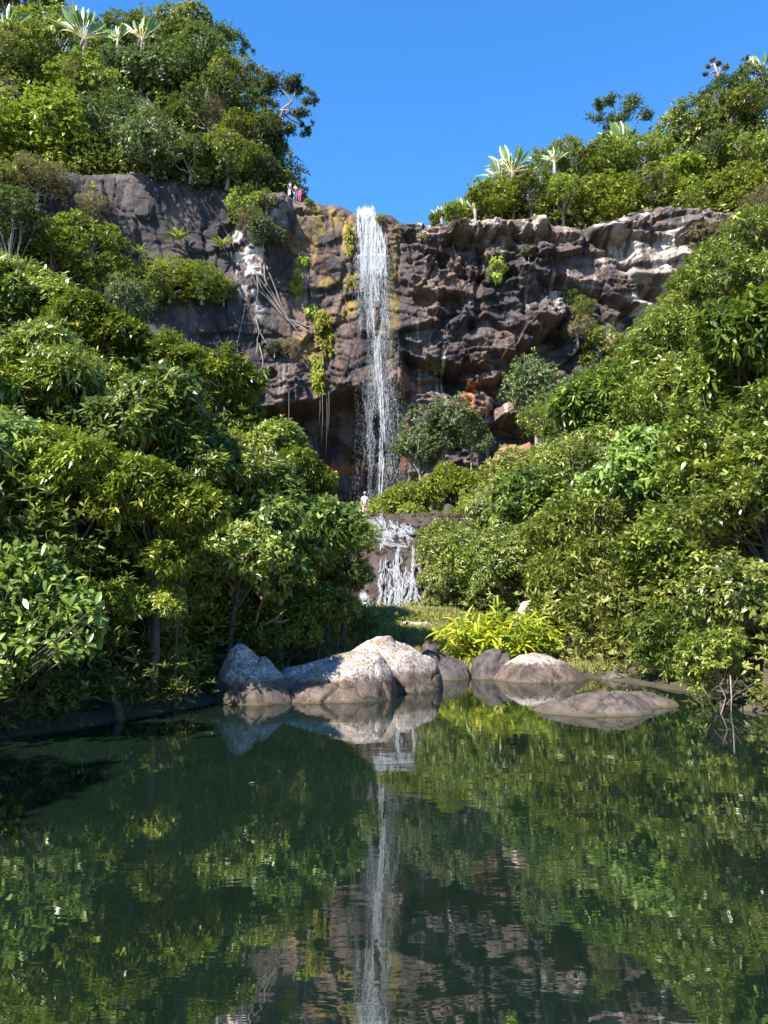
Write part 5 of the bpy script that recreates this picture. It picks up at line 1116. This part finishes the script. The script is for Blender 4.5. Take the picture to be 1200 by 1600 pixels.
# bare orange branches behind the boulders
def branches(label, Y, lines, rad, mat, name='bare_branches'):
    o = np.array(W3(*lines[0][0], Y)); t = thing(name, label, 'branches', tuple(o))
    for ln in lines:
        p = np.array([W3(a, b_, Y+random.uniform(-.15, .15)) for a, b_ in ln])-o; mb = MB(); mb.tube(p, np.linspace(rad, rad*.45, len(p)), 6); obj('branch', mb.build('branch', M[mat]), t)
branches('bare orange-brown branches showing through the leaves behind the dappled boulder', 15.2, [[(398, 980), (415, 975), (432, 966), (447, 952)], [(404, 955), (411, 935), (414, 915), (420, 895)], [(411, 938), (400, 925), (393, 912)], [(425, 970), (440, 972), (452, 968)], [(404, 955), (398, 980), (395, 1010)]], .032, 'warm_bark')
rr = random.Random(3); L_ = []
for k in range(34):
    a, b_ = rr.uniform(1095, 1230), rr.uniform(1066, 1112); dx, dy = rr.uniform(-32, 32), rr.uniform(-26, 26); L_.append([(a, b_), (a+dx*.5+rr.uniform(-5, 5), b_+dy*.5+rr.uniform(-4, 4)), (a+dx, min(b_+dy, 1118))])
branches('tangle of bare brown twigs at the waterline under the right bank shrubs', 12.35, L_, .012, 'bark', 'twig_tangle')
branches('thin upright pale stems standing in the water below the right bank shrubs', 12.0, [[(1141, 1055), (1143, 1090), (1142, 1122)], [(1125, 1072), (1134, 1090), (1130, 1105), (1124, 1122)], [(1115, 1105), (1126, 1122)]], .012, 'pale_bark', 'dead_stems')

# ------------------------------------------------------------------ people
def skin(name, pts, edges, rad, mat, parent, sub=1):
    me = bpy.data.meshes.new(name); me.from_pydata([tuple(p) for p in pts], edges, []); me.materials.append(mat); o = obj(name, me, parent)
    m_ = o.modifiers.new('skin', 'SKIN'); m_.use_smooth_shade = True; s_ = o.modifiers.new('sub', 'SUBSURF'); s_.levels = sub; s_.render_levels = sub
    for v, r_ in zip(me.skin_vertices[0].data, rad): v.radius = (r_, r_) if not isinstance(r_, tuple) else r_
    me.skin_vertices[0].data[0].use_root = True
    return o
def cloth(name, c): 
    m, n, l, b = new_mat(name); b.inputs['Base Color'].default_value = (*c, 1); b.inputs['Roughness'].default_value = .85; return m
MS = plain('skin_tone', (.32, .18, .12), .6, (.28, .15, .10)); MH = plain('dark_hair', (.02, .016, .014), .5)
def person(label, loc, H, face, top_c, leg_c, hair=MH, short=False, bag=None, hat=None, dress=False, group=None):
    k = H/1.72; t = thing('person', label, 'person', loc, group, face)
    P = [(0, 0, .95), (0, 0, 1.12), (0, .01, 1.32), (0, .01, 1.45), (0, 0, 1.52), (0, -.01, 1.60), (0, -.01, 1.70)]
    E = [(0, 1), (1, 2), (2, 3), (3, 4), (4, 5), (5, 6)]; R = [(.15, .11), (.13, .10), (.17, .11), (.11, .08), .055, (.078, .09), .06]
    for s_ in (-1, 1):
        i = len(P); P += [(s_*.09, 0, .88), (s_*.10, -.01+s_*.02, .48), (s_*.10, .03, .09), (s_*.105, -.10, .04)]; R += [.095, .06, .042, .035]; E += [(0, i), (i, i+1), (i+1, i+2), (i+2, i+3)]
        i = len(P); P += [(s_*.17, .01, 1.42), (s_*.23, .03, 1.15), (s_*.25, -.05, .92), (s_*.25, -.07, .86)]; R += [.055, .042, .03, (.022, .035)]; E += [(3, i), (i, i+1), (i+1, i+2), (i+2, i+3)]
        for q, (dy, ln) in enumerate(((-.03, .062), (-.01, .075), (.01, .07), (.03, .055))):
            j = len(P); P += [(s_*.25, -.07+dy, .82), (s_*.24, -.075+dy*1.2, .82-ln)]; R += [.009, .007]; E += [(i+3, j), (j, j+1)]
        j = len(P); P += [(s_*.235, -.11, .86), (s_*.225, -.125, .82)]; R += [.011, .008]; E += [(i+2, j), (j, j+1)]
    o = skin('body', np.array(P)*k, E, [tuple(q*k for q in r_) if isinstance(r_, tuple) else r_*k for r_ in R], MS, t)
    # clothes follow the same bones, a little thicker
    hem = .62 if dress else .93; tp = [(0, 0, hem), (0, 0, 1.12), (0, .01, 1.32), (0, .01, 1.46)]; te = [(0, 1), (1, 2), (2, 3)]; trd = [(.19, .14) if dress else (.165, .125), (.145, .115), (.182, .125), (.10, .085)]
    for s_ in (-1, 1): i = len(tp); tp += [(s_*.175, .01, 1.42), (s_*.215, .025, 1.22)]; trd += [.066, .056]; te += [(3, i), (i, i+1)]
    skin('shirt', np.array(tp)*k, te, [tuple(q*k for q in r_) if isinstance(r_, tuple) else r_*k for r_ in trd], top_c, t)
    lp = [(0, 0, 1.0)]; le = []; lr = [(.16, .12)]
    for s_ in (-1, 1): i = len(lp); lp += [(s_*.09, 0, .86), (s_*.10, -.01+s_*.02, .48), (s_*.10, .03, .48 if short else .12)]; lr += [.105, .072, .07 if short else .056]; le += [(0, i), (i, i+1), (i+1, i+2)]
    skin('trousers', np.array(lp)*k, le, [tuple(q*k for q in r_) if isinstance(r_, tuple) else r_*k for r_ in lr], leg_c, t)
    skin('hair', np.array([(0, .03, 1.70), (0, .04, 1.64), (0, .05, 1.55)])*k, [(0, 1), (1, 2)], [.088*k, .088*k, .06*k], hair, t)
    mb = MB()
    for s_ in (-1, 1): mb.tube(np.array([(s_*.03, -.098, 1.655), (s_*.03, -.106, 1.655)])*k, .010*k, 6)
    obj('eyes', mb.build('eyes', MH), t, kind='stuff'); mb = MB(); mb.tube(np.array([(0, -.09, 1.66), (0, -.125, 1.62), (0, -.09, 1.615)])*k, [.008*k, .015*k, .01*k], 6); obj('nose', mb.build('nose', MS), t)
    if bag: skin('backpack', np.array([(0, .20, 1.12), (0, .21, 1.25), (0, .19, 1.38)])*k, [(0, 1), (1, 2)], [(.13*k, .08*k), (.14*k, .09*k), (.11*k, .06*k)], bag, t)
    if hat: skin('hat', np.array([(0, 0, 1.715), (0, 0, 1.76), (0, 0, 1.80)])*k, [(0, 1), (1, 2)], [.15*k, .095*k, .07*k], hat, t)
    return t
PG = 'walkers standing on the cliff rim'
def rim_at(px):
    x = W3(px, 310, 72.5)[0]; i = int(np.interp(x, cxs, np.arange(len(cxs)))); return x, Ya[i, NR], Za[i, NR-1:NR+3].max()
wh, pk, mg, dk, vw = cloth('white_cloth', (.75, .70, .72)), cloth('pink_cloth', (.75, .42, .50)), cloth('magenta_cloth', (.70, .04, .30)), cloth('dark_cloth', (.05, .03, .05)), cloth('pale_cloth', (.72, .62, .66))
x, y, z = rim_at(451); person('walker in a white top carrying a dark bag, leftmost of the three on the rim', (x, y, z-.03), 1.55, 2.6, wh, vw, bag=dk, group=PG)
x, y, z = rim_at(459); person('tallest walker on the rim, pink top with dark waist bag and white trousers', (x, y+.4, z-.03), 1.95, .3, pk, wh, bag=dk, group=PG)
x, y, z = rim_at(467); person('child in magenta clothes standing rightmost on the rim', (x, y, z-.03), 1.42, -.3, mg, mg, group=PG, dress=True)
x, y, z = W3(570, 815, 50); z = max(float(ground_z(np.array([x]), np.array([y]))[0]), 7.4); person('lone walker in white with a pale hat near the foot of the fall', (x, y, z-.02), 1.7, .2, wh, pk, bag=dk, hat=vw)
